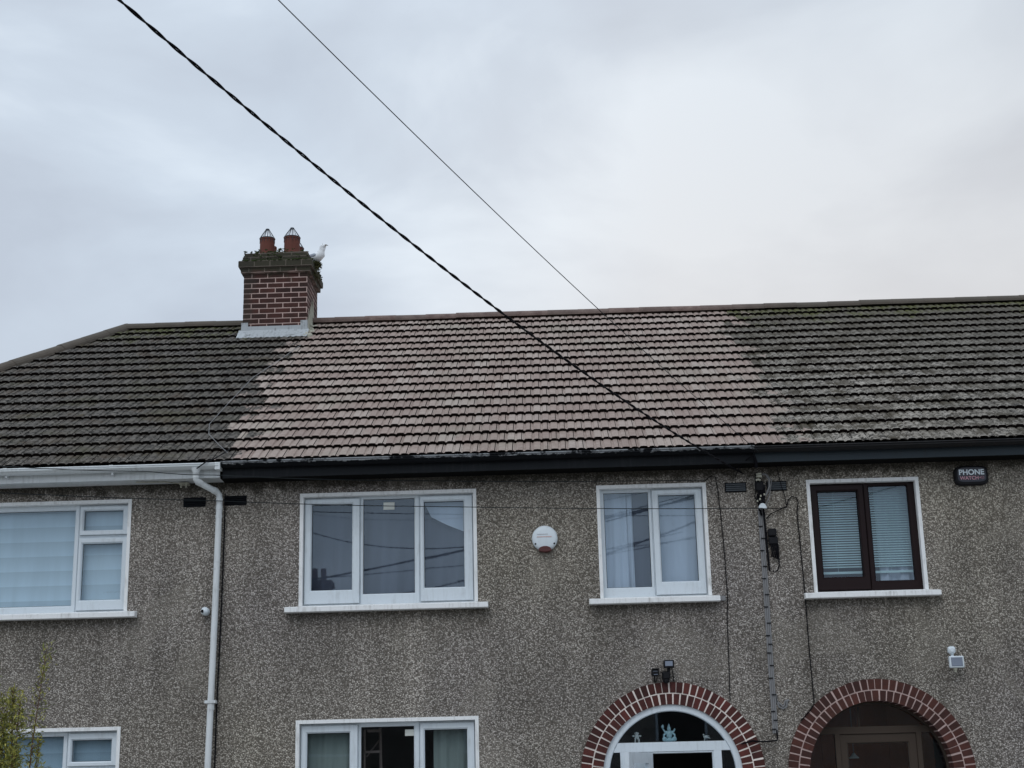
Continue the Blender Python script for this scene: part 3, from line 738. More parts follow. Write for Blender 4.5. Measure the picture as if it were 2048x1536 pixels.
# extra white stile and the door leaf, standing open outwards on its left hinges
q = MB(); q.box(.700, .925, .010, .07, 0, 1.962); q.ring((.925, 1.585, .02, 1.962), (.950, 1.570, .05, 1.945), .010, .07, .006); q.build('inner_frame', M['upvc'], fr1)
hx, hy = .915, .002; ang = R(116); dx, dy = math.cos(ang), -math.sin(ang); LW = .62
def leafp(u, o, z): return (hx+dx*u+dy*o*-1, hy+dy*u+dx*o*-1*-1, z)
q = MB()
def lring(ou, iu, o0, o1, mb):
    def rc(r, o): return [leafp(r[0], o, r[2]), leafp(r[1], o, r[2]), leafp(r[1], o, r[3]), leafp(r[0], o, r[3])]
    mb.loft([rc(ou, o0), rc(ou, o1), rc(iu, o1), rc(iu, o0), rc(ou, o0)])
lring((0, LW, .03, 1.955), (.11, LW-.11, .9, 1.85), 0, .045, q); 
leaf = q.build('door', M['upvc'], h2)
q = MB(); q.mesh([leafp(.11, .02, .9), leafp(LW-.11, .02, .9), leafp(LW-.11, .02, 1.85), leafp(.11, .02, 1.85)], [(0, 1, 2, 3)]); q.build('door_glass', M['glass'], leaf)
q = MB(); a = Vector(leafp(LW-.06, -.03, 1.05)); q.tube([leafp(LW-.05, .0, 1.05), leafp(LW-.05, -.045, 1.05), leafp(LW-.15, -.045, 1.05)], .009, 8); q.build('handle', M['steel'], leaf)

fr2 = door_set(h3, A2, .16, M['greywin'], .716, 2.100, 2.172, [(2.868, 2.918), (3.712, 3.762)], M['glass_lo'], None)
q = MB(); q.ring((2.918, 3.712, .02, 2.098), (3.000, 3.622, .10, 2.000), .175, .22, .012); dr = q.build('door', M['greywin'], h3)
q = MB(); q.box(2.998, 3.624, .195, .200, .098, 2.003); q.build('door_glass', M['glass_lo'], dr)
q = MB(); q.tube([(3.66, .165, 1.05), (3.66, .125, 1.05), (3.57, .125, 1.05)], .009, 8); q.build('handle', M['steel'], dr)
q = MB(); q.box(3.128, 3.143, .19, .205, 2.172, 2.375); q.build('glazing_bar', M['greywin'], fr2)
# hall panelling behind the right-hand door
q = MB(); q.box(2.35, 4.2, 1.50, 1.54, 0, 2.5)
for X in (2.6, 2.95, 3.35, 3.7): q.box(X, X+.04, 1.48, 1.50, 0, 2.5)
q.box(2.35, 4.2, 1.47, 1.50, 1.80, 1.86); q.build('hall_panelling', M['wood'], h3)

# ------------------------------------------------------------------ chimney (on the left house)
cx0, cx1, cy0, cy1 = -4.293, -3.388, 4.08, 4.98
def brick_course(b, x0, x1, y0, y1, z0, z1, odd, rg, L_=.225, proud=.002):
    j = .014
    for (fixed, sgn, a0, a1, horiz) in ((y0, -1, x0, x1, True), (y1, 1, x0, x1, True), (x1, 1, y0, y1, False), (x0, -1, y0, y1, False)):
        st = a0 - (L_/2 if (odd == horiz) else 0)
        t = st
        while t < a1-1e-4:
            u0, u1 = max(t, a0)+j/2*(t > a0), min(t+L_, a1)-j/2*(t+L_ < a1)
            if u1-u0 > .02:
                d = rg.uniform(-.0015, .002); rn = rg.random()
                if horiz: b.box(u0, u1, min(fixed, fixed+sgn*(proud+d)), max(fixed-sgn*0.0, fixed+sgn*(proud+d)), z0+j/2, z1-j/2, rn)
                else: b.box(min(fixed, fixed+sgn*(proud+d)), max(fixed, fixed+sgn*(proud+d)), u0, u1, z0+j/2, z1-j/2, rn)
            t += L_
core = MB(); core.box(cx0, cx1, cy0, cy1, 7.2, 8.825)
core.box(cx0-.04, cx1+.04, cy0-.04, cy1+.04, 8.826, 8.900); core.box(cx0-.07, cx1+.07, cy0-.07, cy1+.07, 8.901, 8.996)
core.box(cx0-.02, cx1+.02, cy0-.02, cy1+.02, 8.997, 9.070)
core.loft([[(cx0, cy0, 9.071), (cx1, cy0, 9.071), (cx1, cy1, 9.071), (cx0, cy1, 9.071)], [(cx0, cy0, 9.13), (cx1, cy0, 9.14), (cx1, cy1, 9.14), (cx0, cy1, 9.13)], [(cx0+.13, cy0+.12, 9.175), (cx1-.08, cy0+.12, 9.175), (cx1-.08, cy1-.12, 9.175), (cx0+.13, cy1-.12, 9.175)]], True, True)
ch = core.build('chimney', M['mortar_c'], h1)
b = MB(); rg = random.Random(11)
z = 7.2; k = 0
z = 8.825
while z > 7.3: brick_course(b, cx0, cx1, cy0, cy1, z-.0755, z, k % 2 == 0, rg); z -= .0755; k += 1
brick_course(b, cx0-.04, cx1+.04, cy0-.04, cy1+.04, 8.828, 8.899, True, rg); brick_course(b, cx0-.07, cx1+.07, cy0-.07, cy1+.07, 8.905, 8.994, False, rg)
brick_course(b, cx0-.02, cx1+.02, cy0-.02, cy1+.02, 9.0, 9.068, True, rg); brick_course(b, cx0, cx1, cy0, cy1, 9.075, 9.128, False, rg)
b.build('brickwork', M['brick_chim'], ch)
def pot(x, y, z0, h, r, cage=True, cowl=False):
    q = MB()
    q.lathe([(r*1.06, 0), (r*1.02, .05), (r, .06), (r*.97, h-.03), (r*1.03, h-.028), (r*1.03, h), (r*.82, h), (r*.80, h-.12)], (x, y, z0), 24)
    if cowl: q.loft([[(x-r*.9, y-r*.7, z0+h), (x+r*.9, y-r*.7, z0+h-.10), (x+r*.9, y+r*.7, z0+h-.10), (x-r*.9, y+r*.7, z0+h)], [(x-r*.9, y-r*.7, z0+h+.02), (x+r*.2, y-r*.5, z0+h+.06), (x+r*.2, y+r*.5, z0+h+.06), (x-r*.9, y+r*.7, z0+h+.02)]], True, True)
    o = q.build('chimney_pot', M['terracotta'], ch, smooth=False)
    if cage:
        q = MB()
        for k in range(14):
            th = 2*math.pi*k/14; c_, s_ = math.cos(th), math.sin(th)
            q.tube([(x+r*1.02*c_, y+r*1.02*s_, z0+h-.07), (x+r*1.0*c_, y+r*1.0*s_, z0+h+.005), (x+r*.55*c_, y+r*.55*s_, z0+h+.085), (x+r*.2*c_, y+r*.2*s_, z0+h+.145)], .0034, 5)
        q.tube([(x+r*.2*math.cos(2*math.pi*k/12), y+r*.2*math.sin(2*math.pi*k/12), z0+h+.145) for k in range(13)], .0075, 6)
        q.tube([(x+r*1.03*math.cos(2*math.pi*k/20), y+r*1.03*math.sin(2*math.pi*k/20), z0+h-.004) for k in range(21)], .006, 6)
        q.build('wire_guard', M['wire'], ch)
pot(-4.015, 4.30, 9.15, .28, .107); pot(-3.655, 4.30, 9.15, .285, .115)
pot(-4.075, 4.78, 9.15, .33, .105, cage=False, cowl=True); pot(-3.68, 4.78, 9.15, .30, .112)
# lead flashing at the foot
q = MB()
def slope_s(y): return (y-EY)/CA
zb = lambda y: EZ+(y-EY)/CA*SA
q.box(cx0-.012, cx1+.012, cy0-.013, cy0-.005, zb(cy0)-.02, 8.030)
q.box(cx0-.020, cx0+.075, cy0-.018, cy0-.006, zb(cy0)-.02, 8.085); q.box(cx1-.085, cx1+.014, cy0-.018, cy0-.006, zb(cy0)-.02, 8.10)
rings = []
n = 40
for i in range(n+1):
    X = cx0-.055+(cx1-cx0+.09)*i/n; bump_ = .006*math.sin(i*1.9)
    rings.append([(X, cy0-.014, zb(cy0-.014)+.105+bump_*.3), (X, cy0-.030, zb(cy0-.03)+.090), (X, cy0-.11, zb(cy0-.11)+.068+bump_), (X, cy0-.175, zb(cy0-.175)+.054+bump_), (X, cy0-.176, zb(cy0-.175)+.046+bump_)])
q.loft(rings, closed=False)
for side, X in ((-1, cx0), (1, cx1)):
    for i in range(8):
        y0_ = cy0+i*.11; y1_ = y0_+.115
        if y0_ > RY: break
        zt = zb(y0_)+.16
        xa, xb = sorted((X+side*.006, X+side*(.011+.0005*i))); q.box(xa, xb, y0_, y1_, zb(y0_)-.05, zt)
q.build('flashing', M['lead'], ch)
# cement and lime streaks at the right foot
q = MB(); rg = random.Random(5)
for i in range(15):
    y = cy0+.02+rg.random()*.45; z0_ = zb(y)+.02; hh_ = rg.uniform(.15, .42)
    q.tube([(cx1+.008, y, z0_), (cx1+.010, y+rg.uniform(-.01, .01), z0_+hh_*.6), (cx1+.006, y+rg.uniform(-.02, .02), z0_+hh_)], [rg.uniform(.012, .022), .012, .003], 6)
for i in range(26):
    X = cx1+rg.uniform(-.03, .09); y = cy0+rg.uniform(-.17, .25); r0 = rg.uniform(.018, .042)
    q.lathe([(r0*.2, r0*.9), (r0*.8, r0*.6), (r0, .1*r0), (r0*.9, -r0)], (X, y, zb(y)+.045), 8)
q.build('cement_fillet', M['lime'], ch)
# moss on the crown
q = MB()
for i in range(380):
    side = rg.random()
    if side < .45: X = min(max(rg.gauss(-3.95, .24), cx0), cx1); y = cy0+rg.uniform(-.06, .12); z_ = 9.0+abs(rg.gauss(.0, .11))
    elif side < .7: X = rg.uniform(cx0-.05, cx1+.05); y = cy0-.075+rg.uniform(0, .03); z_ = 8.995+rg.random()*.015
    elif side < .85: X = cx1+rg.uniform(.02, .08); y = rg.uniform(cy0-.05, cy1); z_ = 9.0+rg.random()*.02
    else: X = rg.uniform(cx0, cx1); y = cy0+rg.uniform(0, .3); z_ = 9.14+rg.random()*.03
    z_ = min(z_, 9.185); r0 = rg.uniform(.006, .016)
    q.obox((X, y if z_ < 9.14 else max(y, cy0), z_), (r0*rg.uniform(.6, 1.6), rg.uniform(-.4, .4)*r0, rg.uniform(-.3, .3)*r0), (rg.uniform(-.4, .4)*r0, r0*rg.uniform(.5, 1), 0), (rg.uniform(-.3, .3)*r0, 0, r0*rg.uniform(.3, .6)), rg.random())
q.build('moss', M['moss'], ch)['kind'] = 'stuff'

# nest and gull
q = MB(); nc = Vector((-3.305, 4.33, 9.0))
for i in range(260):
    a = rg.uniform(0, 6.28); rr = .085*math.sqrt(rg.random()); c_ = nc+Vector((rr*math.cos(a)*.75, rr*math.sin(a)*1.3, rg.uniform(0, .045)))
    if i > 190: c_ = nc+Vector((rg.uniform(-.02, .045), rg.uniform(-.12, .12), -rg.random()*.20))
    d = Vector((rg.gauss(0, 1), rg.gauss(0, 1), rg.gauss(0, .45) if i < 190 else rg.gauss(-.6, .6))).normalized()*rg.uniform(.02, .05)
    q.tube([c_-d, c_+Vector((0, 0, rg.uniform(-.006, .006))), c_+d], rg.uniform(.002, .0045), 4)
tag(q.build('bird_nest', M['twig']), 'scruffy twig and moss nest spilling off the chimney top', 'nest')
gl = thing('seagull', 'white seagull with grey wings standing on the nest at the chimney top', 'seagull', (-3.31, 4.33, 9.035))
def gp(u, v, w_):        # u forward, v left, w up
    u, v, w_ = u*1.15, v*1.2, w_*1.12
    fx, fy = math.cos(R(-38)), math.sin(R(-38)); return (-3.31+u*fx-v*fy, 4.33+u*fy+v*fx, 9.02+w_)
q = MB(); rings = []
for (u, w_, ru, rw) in ((-.20, .085, .006, .004), (-.17, .085, .028, .012), (-.12, .085, .045, .030), (-.06, .085, .060, .048), (.0, .085, .065, .058), (.05, .095, .060, .060), (.09, .120, .048, .052), (.105, .155, .035, .036), (.112, .180, .034, .033), (.122, .203, .036, .034), (.137, .218, .035, .033), (.156, .222, .027, .024), (.168, .229, .012, .012), (.172, .228, .003, .003)):
    t_ = .0
    slope = 1 if .09 <= u <= .125 else .35 if u > .05 else 0
    rings.append([gp(u+(-slope*rw*math.sin(2*math.pi*k/14)), ru*math.cos(2*math.pi*k/14), w_+rw*math.sin(2*math.pi*k/14)*(1-.25*slope)) for k in range(14)])
q.loft(rings, True, True)
for s in (-1, 1): q.tube([gp(.01, s*.022, .04), gp(.012, s*.022, -.012)], .004, 6)
q.build('body', M['gull_w'], gl, smooth=True)
for s in (-1, 1):
    q = MB(); rings = []
    for (u, w_, a, b_) in ((-.24, .078, .006, .003), (-.19, .085, .016, .008), (-.12, .095, .034, .010), (-.05, .102, .045, .012), (.02, .105, .040, .012), (.06, .105, .020, .008)):
        wd = .5 if u < -.15 else 1
        rings.append([gp(u, s*((.008 if u < -.15 else .034)+.028*math.cos(2*math.pi*k/10)*wd+.006), w_+a*.9*math.sin(2*math.pi*k/10)) for k in range(10)])
    q.loft(rings, True, True); q.build('wing', M['gull_g'], gl, smooth=True)
q = MB(); q.loft([[gp(.160, .009*math.cos(k*1.047), .229+.010*math.sin(k*1.047)) for k in range(6)], [gp(.195, .006*math.cos(k*1.047), .217+.008*math.sin(k*1.047)) for k in range(6)], [gp(.222, .002*math.cos(k*1.047), .203+.003*math.sin(k*1.047)) for k in range(6)]], True, True)
q.build('beak', M['gull_b'], gl)
q = MB()
for s in (-1, 1): q = MB(); q.lathe([(.002, .005), (.006, .002), (.006, -.002), (.002, -.005)], gp(.148, s*.023, .236), 8); q.build('eye', M['eye'], gl)

# ------------------------------------------------------------------ downpipe
dp = thing('downpipe', 'white downpipe with a swan neck between the left and middle houses', 'downpipe', (-3.63, -.07, 0))
q = MB(); rr = .034
q.lathe([(.055, .055), (.055, .035), (.036, .0), (.036, -.035)], (-3.815, -.335, 4.985), 16)
path = [(-3.815, -.335, 4.95), (-3.815, -.33, 4.915), (-3.80, -.31, 4.885), (-3.64, -.10, 4.815), (-3.617, -.075, 4.785), (-3.612, -.07, 4.74), (-3.625, -.07, 3.6), (-3.655, -.07, 1.9), (-3.665, -.07, .1)]
q.tube(path, rr, 14); q.build('pipe', M['upvc_old'], dp, smooth=True)
q = MB()
for (A_, B_) in (((-3.815, -.332, 4.955), (-3.815, -.331, 4.922)), ((-3.800, -.31, 4.888), (-3.775, -.277, 4.877)), ((-3.668, -.137, 4.828), (-3.642, -.104, 4.816)), ((-3.612, -.07, 4.745), (-3.613, -.07, 4.715)), ((-3.613, -.07, 4.665), (-3.613, -.07, 4.62)), ((-3.614, -.07, 4.56), (-3.6145, -.07, 4.53)), ((-3.636, -.07, 3.98), (-3.636, -.07, 3.977)), ((-3.64, -.07, 2.56), (-3.641, -.07, 2.50)), ((-3.618, -.07, 4.06), (-3.618, -.07, 4.052)), ((-3.6215, -.07, 3.76), (-3.6215, -.07, 3.752))):
    q = MB(); q.tube([A_, B_], rr+.004, 14); q.build('collar', M['upvc_old'], dp)
q = MB(); q.box(-3.70, -3.585, -.112, -.002, 2.565, 2.595); q.build('pipe_clip', M['upvc_old'], dp)
q = MB(); q.tube([(-3.555, -.06, 4.80), (-3.558, -.03, 4.5), (-3.568, -.02, 3.6), (-3.59, -.02, 2.5), (-3.60, -.02, .3)], .0075, 6)
tag(q.build('cable', M['cable']), 'black cable running down the wall just right of the white downpipe', 'cable')

# ------------------------------------------------------------------ wall fittings
def vent(x, z, m_, label, wd=.245, hh=.105):
    v = thing('air_vent', label, 'air vent', (x, 0, z), 'louvred air vents under the eaves')
    q = MB(); q.ring((x-wd/2, x+wd/2, z-hh/2, z+hh/2), (x-wd/2+.008, x+wd/2-.008, z-hh/2+.008, z+hh/2-.008), -.012, .0, .002); q.face([(x-wd/2, -.001, z-hh/2), (x+wd/2, -.001, z-hh/2), (x+wd/2, -.001, z+hh/2), (x-wd/2, -.001, z+hh/2)])
    q.build('vent_frame', M['vent_b'], v)
    q = MB()
    for i in range(4):
        zc = z-hh/2+.016+i*(hh-.018)/4+.006
        q.obox((x, -.012, zc), (wd/2-.010, 0, 0), (0, .010, .007), (0, -.0018, .0026))
    q.build('louvres', m_, v)
vent(-3.90, 4.725, M['vent_b'], 'black louvred vent on the left house, left of the downpipe')
vent(-3.452, 4.730, M['vent_b'], 'black louvred vent on the middle house, right of the downpipe')
vent(1.981, 4.716, M['vent_g'], 'grey louvred vent left of the cable bracket', .230)
vent(2.423, 4.718, M['vent_g'], 'grey louvred vent right of the cable bracket', .215)
# round alarm
al = thing('alarm_box', 'round white alarm box with a dark red lens between the upstairs windows', 'alarm', (-.095, 0, 4.21))
q = MB(); q.lathe([(.138, .0), (.138, .030), (.128, .048), (.100, .056), (.0005, .060)], (-.095, -.001, 4.215), 40, axis='-y'); q.build('cover', M['wbox'], al, smooth=True)
q = MB(); q.loft([[(-.095+.070*math.cos(math.pi*k/12), y, 4.088+.040*math.sin(math.pi*k/12)*s1) for k in range(13)]+[(-.095+.070*math.cos(math.pi*k/12), y, 4.088-.026*math.sin(math.pi*k/12)*s1) for k in range(11, 0, -1)] for y, s1 in ((-.012, 1), (-.062, 1), (-.070, .7))], True, True)
q.build('lens', M['red_lens'], al)
q = MB()
for s in (-1, 1): q = MB(); q.lathe([(.011, 0), (.011, .052), (.008, .056)], (-.095+s*.100, 0, 4.155), 8, axis='-y'); q.build('screw', M['blk'], al)
q = MB()
xx = -.175
for i in range(13): ww = random.uniform(.006, .013); q.box(xx, xx+ww*.8, -.0625, -.0600, 4.252, 4.260); xx += ww+.001
q.build('faded_text', M['ink_grey'], al)
q = MB(); xx = -.175
for i in range(15): ww = random.uniform(.006, .013); q.box(xx, xx+ww*.8, -.0630, -.0605, 4.224, 4.233); xx += ww+.001
q.build('faded_text', M['ink_red'], al)
# PHONE WATCH box
sg = thing('alarm_sign_box', 'black box reading PHONE WATCH under the right eaves', 'alarm', (4.52, 0, 4.77))
def superring(cx, cz, a, b, y, n=32, e=4.5):
    r = []
    for k in range(n):
        t_ = 2*math.pi*k/n; c_, s_ = math.cos(t_), math.sin(t_)
        r.append((cx+a*math.copysign(abs(c_)**(2/e), c_), y, cz+b*math.copysign(abs(s_)**(2/e), s_)))
    return r
q = MB(); q.loft([superring(4.506, 4.764, .180, .106, 0), superring(4.506, 4.764, .180, .106, -.045), superring(4.506, 4.764, .168, .096, -.060), superring(4.506, 4.768, .154, .084, -.062)], True, True); q.build('casing', M['blk'], sg)
q = MB(); q.loft([superring(4.506, 4.770, .152, .080, -.0622), superring(4.506, 4.770, .150, .078, -.066)], True, True); q.build('face_plate', M['sign_dk'], sg)
def text(s_, x, z, y, size, m_, parent, name, off, width):
    cu = bpy.data.curves.new(name, 'FONT'); cu.body = s_; cu.size = size; cu.extrude = .0015; cu.offset = off
    cu.align_x = 'LEFT'; cu.fill_mode = 'BOTH'
    o = bpy.data.objects.new(name, cu); COL.objects.link(o)
    bpy.context.view_layer.update()
    me = bpy.data.meshes.new_from_object(o.evaluated_get(bpy.context.evaluated_depsgraph_get()))
    bpy.data.objects.remove(o)
    base = parent.location; xs = [v.co.x for v in me.vertices]; sx = width/(max(xs)-min(xs))
    for v in me.vertices: a, b_, c_ = v.co; v.co = (x+a*sx-base.x, y-c_-base.y, z+b_-base.z)
    me.materials.clear(); me.materials.append(m_); ob = bpy.data.objects.new(name, me); COL.objects.link(ob); ob.parent = parent
text('PHONE', 4.368, 4.770, -.0665, .080, M['txt_w'], sg, 'lettering', .0022, .268)
text('WATCH', 4.378, 4.716, -.0665, .054, M['txt_p'], sg, 'lettering', .0010, .198)
q = MB()
for k, (x0_, sgn) in enumerate(((0, 1), (0, 0), (0, -1))):
    q.tube([(4.584, -.068, 4.736), (4.604, -.068, 4.736+sgn*.010), (4.622, -.068, 4.736+sgn*.014)], .0018, 4)
q.tube([(4.627+.004*math.cos(t_), -.068, 4.736+.015*math.sin(t_)) for t_ in (-1.5, -.7, 0, .7, 1.5)], .002, 4)
q.build('logo_waves', M['txt_p'], sg)
# white floodlight with sensor, right house
fl = thing('floodlight', 'white floodlight and sensor on the wall right of the dark doorway', 'floodlight', (4.13, 0, 2.8), 'outside lights above the doorways')
q = MB(); q.rbox(4.056, 4.206, -.135, -.085, 2.730, 2.850, .008); q.box(4.10, 4.16, -.085, 0, 2.77, 2.82); q.build('lamp_body', M['wbox'], fl)
q = MB(); q.ring((4.072, 4.190, 2.745, 2.836), (4.095, 4.168, 2.762, 2.818), -.139, -.136, .002); q.build('rim', M['lens'], fl)
q = MB(); q.box(4.093, 4.170, -.1375, -.1360, 2.760, 2.820); q.build('lamp_glass', M['lens'], fl)
q = MB(); q.rbox(4.062, 4.135, -.12, -.04, 2.878, 2.952, .016); q.box(4.09, 4.115, -.09, -.06, 2.850, 2.880); q.build('sensor', M['wbox'], fl)
q = MB(); q.lathe([(.022, 0), (.022, -.022), (.014, -.024), (.014, -.045)], (4.115, -.10, 2.732), 12); q.build('cable_gland', M['lime'], fl)
# black floodlight, with sensor box, over the middle doorway
fl = thing('floodlight', 'black floodlight with grey glass above the white arched doorway', 'floodlight', (1.16, 0, 2.8), 'outside lights above the doorways')
q = MB(); q.rbox(1.104, 1.214, -.13, -.075, 2.806, 2.888, .007); q.box(1.145, 1.175, -.09, 0, 2.775, 2.808); q.build('lamp_body', M['blk'], fl)
q = MB(); q.box(1.120, 1.198, -.1325, -.1305, 2.824, 2.874); q.build('lamp_glass', M['lens'], fl)
q = MB(); q.rbox(1.088, 1.170, -.10, -.001, 2.690, 2.775, .012); q.lathe([(.020, .0), (.034, .02), (.034, .04)], (1.128, -.06, 2.652), 12); q.box(1.072, 1.09, -.07, -.05, 2.757, 2.765); q.build('sensor', M['blk'], fl)
q = MB(); q.tube([(1.190, -.08, 2.812), (1.200, -.05, 2.76), (1.206, -.03, 2.70), (1.210, -.025, 2.665)], .005, 6); q.build('flex', M['cable'], fl)
fl = thing('security_camera', 'small black boxy camera left of the black floodlight', 'camera', (1.01, 0, 2.76))
q = MB(); q.rbox(.976, 1.050, -.13, -.03, 2.728, 2.800, .010); q.box(.980, 1.056, -.145, -.02, 2.795, 2.803); q.build('housing', M['blk'], fl)
for bx_ in ((.992, 1.038, -.1325, -.1305, 2.772, 2.776), (.998, 1.040, -.1325, -.1305, 2.738, 2.743)): q = MB(); q.box(*bx_); q.build('trim', M['lens'], fl)
q = MB(); q.tube([(1.012, -.06, 2.73), (1.010, -.03, 2.700), (1.004, -.002, 2.675)], .008, 6); q.tube([(1.03, -.05, 2.73), (1.035, -.02, 2.69), (1.02, -.002, 2.67)], .004, 6); q.build('bracket', M['blk'], fl)
# dome camera
fl = thing('security_camera', 'small white round camera beside the white downpipe', 'camera', (-3.735, 0, 3.53))
q = MB(); q.lathe([(.040, 0), (.044, .02), (.040, .03)], (-3.735, 0, 3.53), 16, axis='-y'); 
rings = []
for k in range(9):
    th = -math.pi/2+math.pi*k/8; rings.append([(-3.738+.044*math.cos(th)*math.cos(2*math.pi*j/16), -.055+.044*math.cos(th)*math.sin(2*math.pi*j/16), 3.532+.044*math.sin(th)) for j in range(16)])
q.loft(rings); q.build('housing', M['wbox'], fl, smooth=True)
q = MB(); q.lathe([(.018, .0), (.018, .008), (.012, .010)], (-3.755, -.088, 3.528), 12, axis='-y'); q.build('lens', M['blk'], fl)
# junction box with loop
jb = thing('junction_box', 'black cable junction box with a hanging loop beside the grey cable run', 'junction box', (2.335, 0, 4.1))
q = MB(); q.rbox(2.291, 2.381, -.065, -.001, 4.168, 4.248, .010); q.rbox(2.293, 2.392, -.055, -.001, 4.080, 4.163, .010); q.build('casing', M['blk'], jb)
q = MB()
for i, X in enumerate((2.315, 2.332, 2.350, 2.368, 2.384)):
    q.tube([(X, -.03, 4.10), (X+.004, -.045, 4.05), (X+.006+.006*math.sin(i), -.05, 3.99), (X-.002, -.03, 3.95-.008*i)], .008, 6)
q.tube([(2.375, -.03, 4.0), (2.388, -.04, 3.92), (2.385, -.04, 3.85), (2.365, -.035, 3.80), (2.335, -.03, 3.785), (2.315, -.03, 3.80)], .0075, 8)
q.build('cables', M['cable'], jb)
# cable bracket cluster under the eaves
br = thing('cable_bracket', 'cluster of insulators, clamps and looped cables under the eaves', 'cable bracket', (2.25, 0, 4.7))
q = MB(); q.tube([(2.215, -.01, 4.86), (2.21, -.09, 4.85), (2.205, -.10, 4.79), (2.215, -.06, 4.74)], .010, 8); q.box(2.195, 2.255, -.02, 0, 4.70, 4.85); q.rbox(2.185, 2.275, -.085, -.01, 4.655, 4.765, .012)
for i in range(16):
    X = 2.20+.08*random.random(); Z = 4.74-.26*random.random(); q.rbox(X-.014, X+.016, -.075, -.02, Z-.02, Z+.018, .005)
q.build('clamps', M['blk'], br)
q = MB(); q.lathe([(.020, 0), (.034, .004), (.034, .022), (.022, .028), (.030, .034), (.030, .048), (.012, .052)], (2.228, -.10, 4.795), 12); q.tube([(2.19, -.11, 4.768), (2.215, -.11, 4.775), (2.24, -.11, 4.765)], .012, 8)
for X, Z in ((2.235, 4.60), (2.275, 4.615), (2.195, 4.545), (2.225, 4.565)): q.rbox(X-.009, X+.009, -.09, -.06, Z-.011, Z+.011, .003)
q.build('insulators', M['lime'], br)
q = MB(); q.loft([[(2.247+.045*c_*math.cos(math.pi*k/10), -.085, 4.460+.062*c_*math.sin(math.pi*k/10)) for k in range(11)] for c_ in (1,)]+[[(2.247+.040*math.cos(math.pi*k/10), -.10, 4.462+.055*math.sin(math.pi*k/10)) for k in range(11)]], True, True); q.build('cap', M['wbox'], br)
q = MB()
for (pts, r0) in (([(2.24, -.06, 4.835), (2.30, -.07, 4.84), (2.335, -.08, 4.78), (2.335, -.08, 4.70), (2.30, -.07, 4.62), (2.26, -.06, 4.58)], .010),
                  ([(2.24, -.06, 4.84), (2.32, -.06, 4.835), (2.365, -.06, 4.77), (2.345, -.06, 4.68), (2.33, -.05, 4.60), (2.27, -.04, 4.47)], .006)):
    q.tube(pts, r0, 8)
q.build('grey_loops', M['grey_cable'], br)
q = MB()
for i in range(7):
    X = 2.215+.012*i; q.tube([(X, -.05, 4.72), (X+.02*math.sin(i*2), -.085, 4.65), (X-.015*math.cos(i), -.07, 4.56), (2.21+.01*i, -.05, 4.50)], .007, 6)
q.tube([(2.26, -.045, 4.52), (2.262, -.04, 4.36), (2.270, -.035, 4.2), (2.276, -.03, 3.95), (2.282, -.03, 3.80)], .011, 8)
q.tube([(2.19, -.06, 4.66), (2.17, -.09, 4.60), (2.19, -.08, 4.53), (2.235, -.06, 4.50)], .006, 6)
q.tube([(2.21, -.05, 4.46), (2.225, -.06, 4.44), (2.235, -.03, 4.40)], .012, 6)
q.build('black_loops', M['cable'], br)
# grey cable run
cr = thing('cable_run', 'flat run of grey cables clipped down the wall between the two doorways', 'cable', (2.235, 0, 2.0))
q = MB()
for X, y in ((2.212, -.012), (2.231, -.014), (2.250, -.012)):
    q.tube([(X, y, 4.48), (X+.002, y, 3.6), (X-.002, y, 2.9), (X-.001, y, 2.12)], .0105, 6)
for dx_ in (0, .022):
    q.tube([(2.262-dx_*.3, -.014, 2.52), (2.268, -.014, 2.44), (2.285+dx_, -.014, 2.385+dx_), (2.325, -.014, 2.365+dx_), (2.362-dx_, -.014, 2.385+dx_*.6), (2.372-dx_, -.018, 2.44), (2.392, -.018, 2.455)], .0095, 6)
q.build('cables', M['grey_cable'], cr)
q = MB(); z = 4.28; k = 0
while z > 2.15:
    q.box(2.198+.018*(k % 2), 2.240+.022*(k % 2), -.030, -.010, z-.006, z+.006); z -= random.choice((.09, .13, .17)); k += 1
q.build('clips', M['blk'], cr)
q = MB(); q.tube([(2.245, -.02, 2.15), (2.246, -.02, 2.07), (2.235, -.03, 2.045), (2.12, -.03, 2.038), (2.03, -.03, 2.042), (1.99, -.035, 2.05), (1.87, -.035, 2.02)], .008, 6); q.build('tail', M['cable'], cr)
# thin cables on the wall
def cable(pts, r0, label, m_='cable', n=5, name='cable'):
    q = MB(); q.tube(pts, r0, n); return tag(q.build(name, M[m_]), label, 'cable', None)
cable([(1.66, -.02, 4.80), (1.72, -.02, 4.845), (1.768, -.02, 4.835), (1.785, -.015, 4.70), (1.80, -.015, 4.45), (1.815, -.015, 4.1), (1.822, -.015, 3.53), (1.802, -.015, 3.30), (1.795, -.015, 2.9), (1.782, -.015, 2.47)], .0055, 'thin black cable wandering down the wall right of the small white-framed window')
q = MB(); q.box(1.735, 1.80, -.03, 0, 3.50, 3.55); tag(q.build('junction_plate', M['grey_cable']), 'small grey cable plate at the right end of a window sill', 'cable plate')
cable([(2.29, -.03, 4.365), (2.33, -.025, 4.41), (2.42, -.02, 4.45), (2.512, -.02, 4.49), (2.535, -.02, 4.56), (2.58, -.02, 4.60), (2.625, -.02, 4.58), (2.640, -.02, 4.53), (2.618, -.02, 4.42), (2.622, -.015, 4.30), (2.632, -.015, 3.9), (2.640, -.015, 3.5), (2.640, -.015, 3.0), (2.650, -.015, 2.47), (2.645, -.022, 2.40), (2.60, -.025, 2.34), (2.50, -.026, 2.24)], .0062, 'black cable from the bracket down past the dark brown window to the doorway')
cable([(2.34, -.06, 4.99), (2.42, -.10, 4.93), (2.455, -.02, 4.80), (2.475, -.02, 4.70), (2.50, -.02, 4.60), (2.512, -.02, 4.49)], .0045, 'short thin cable from the eaves crossing the vent beside the bracket')
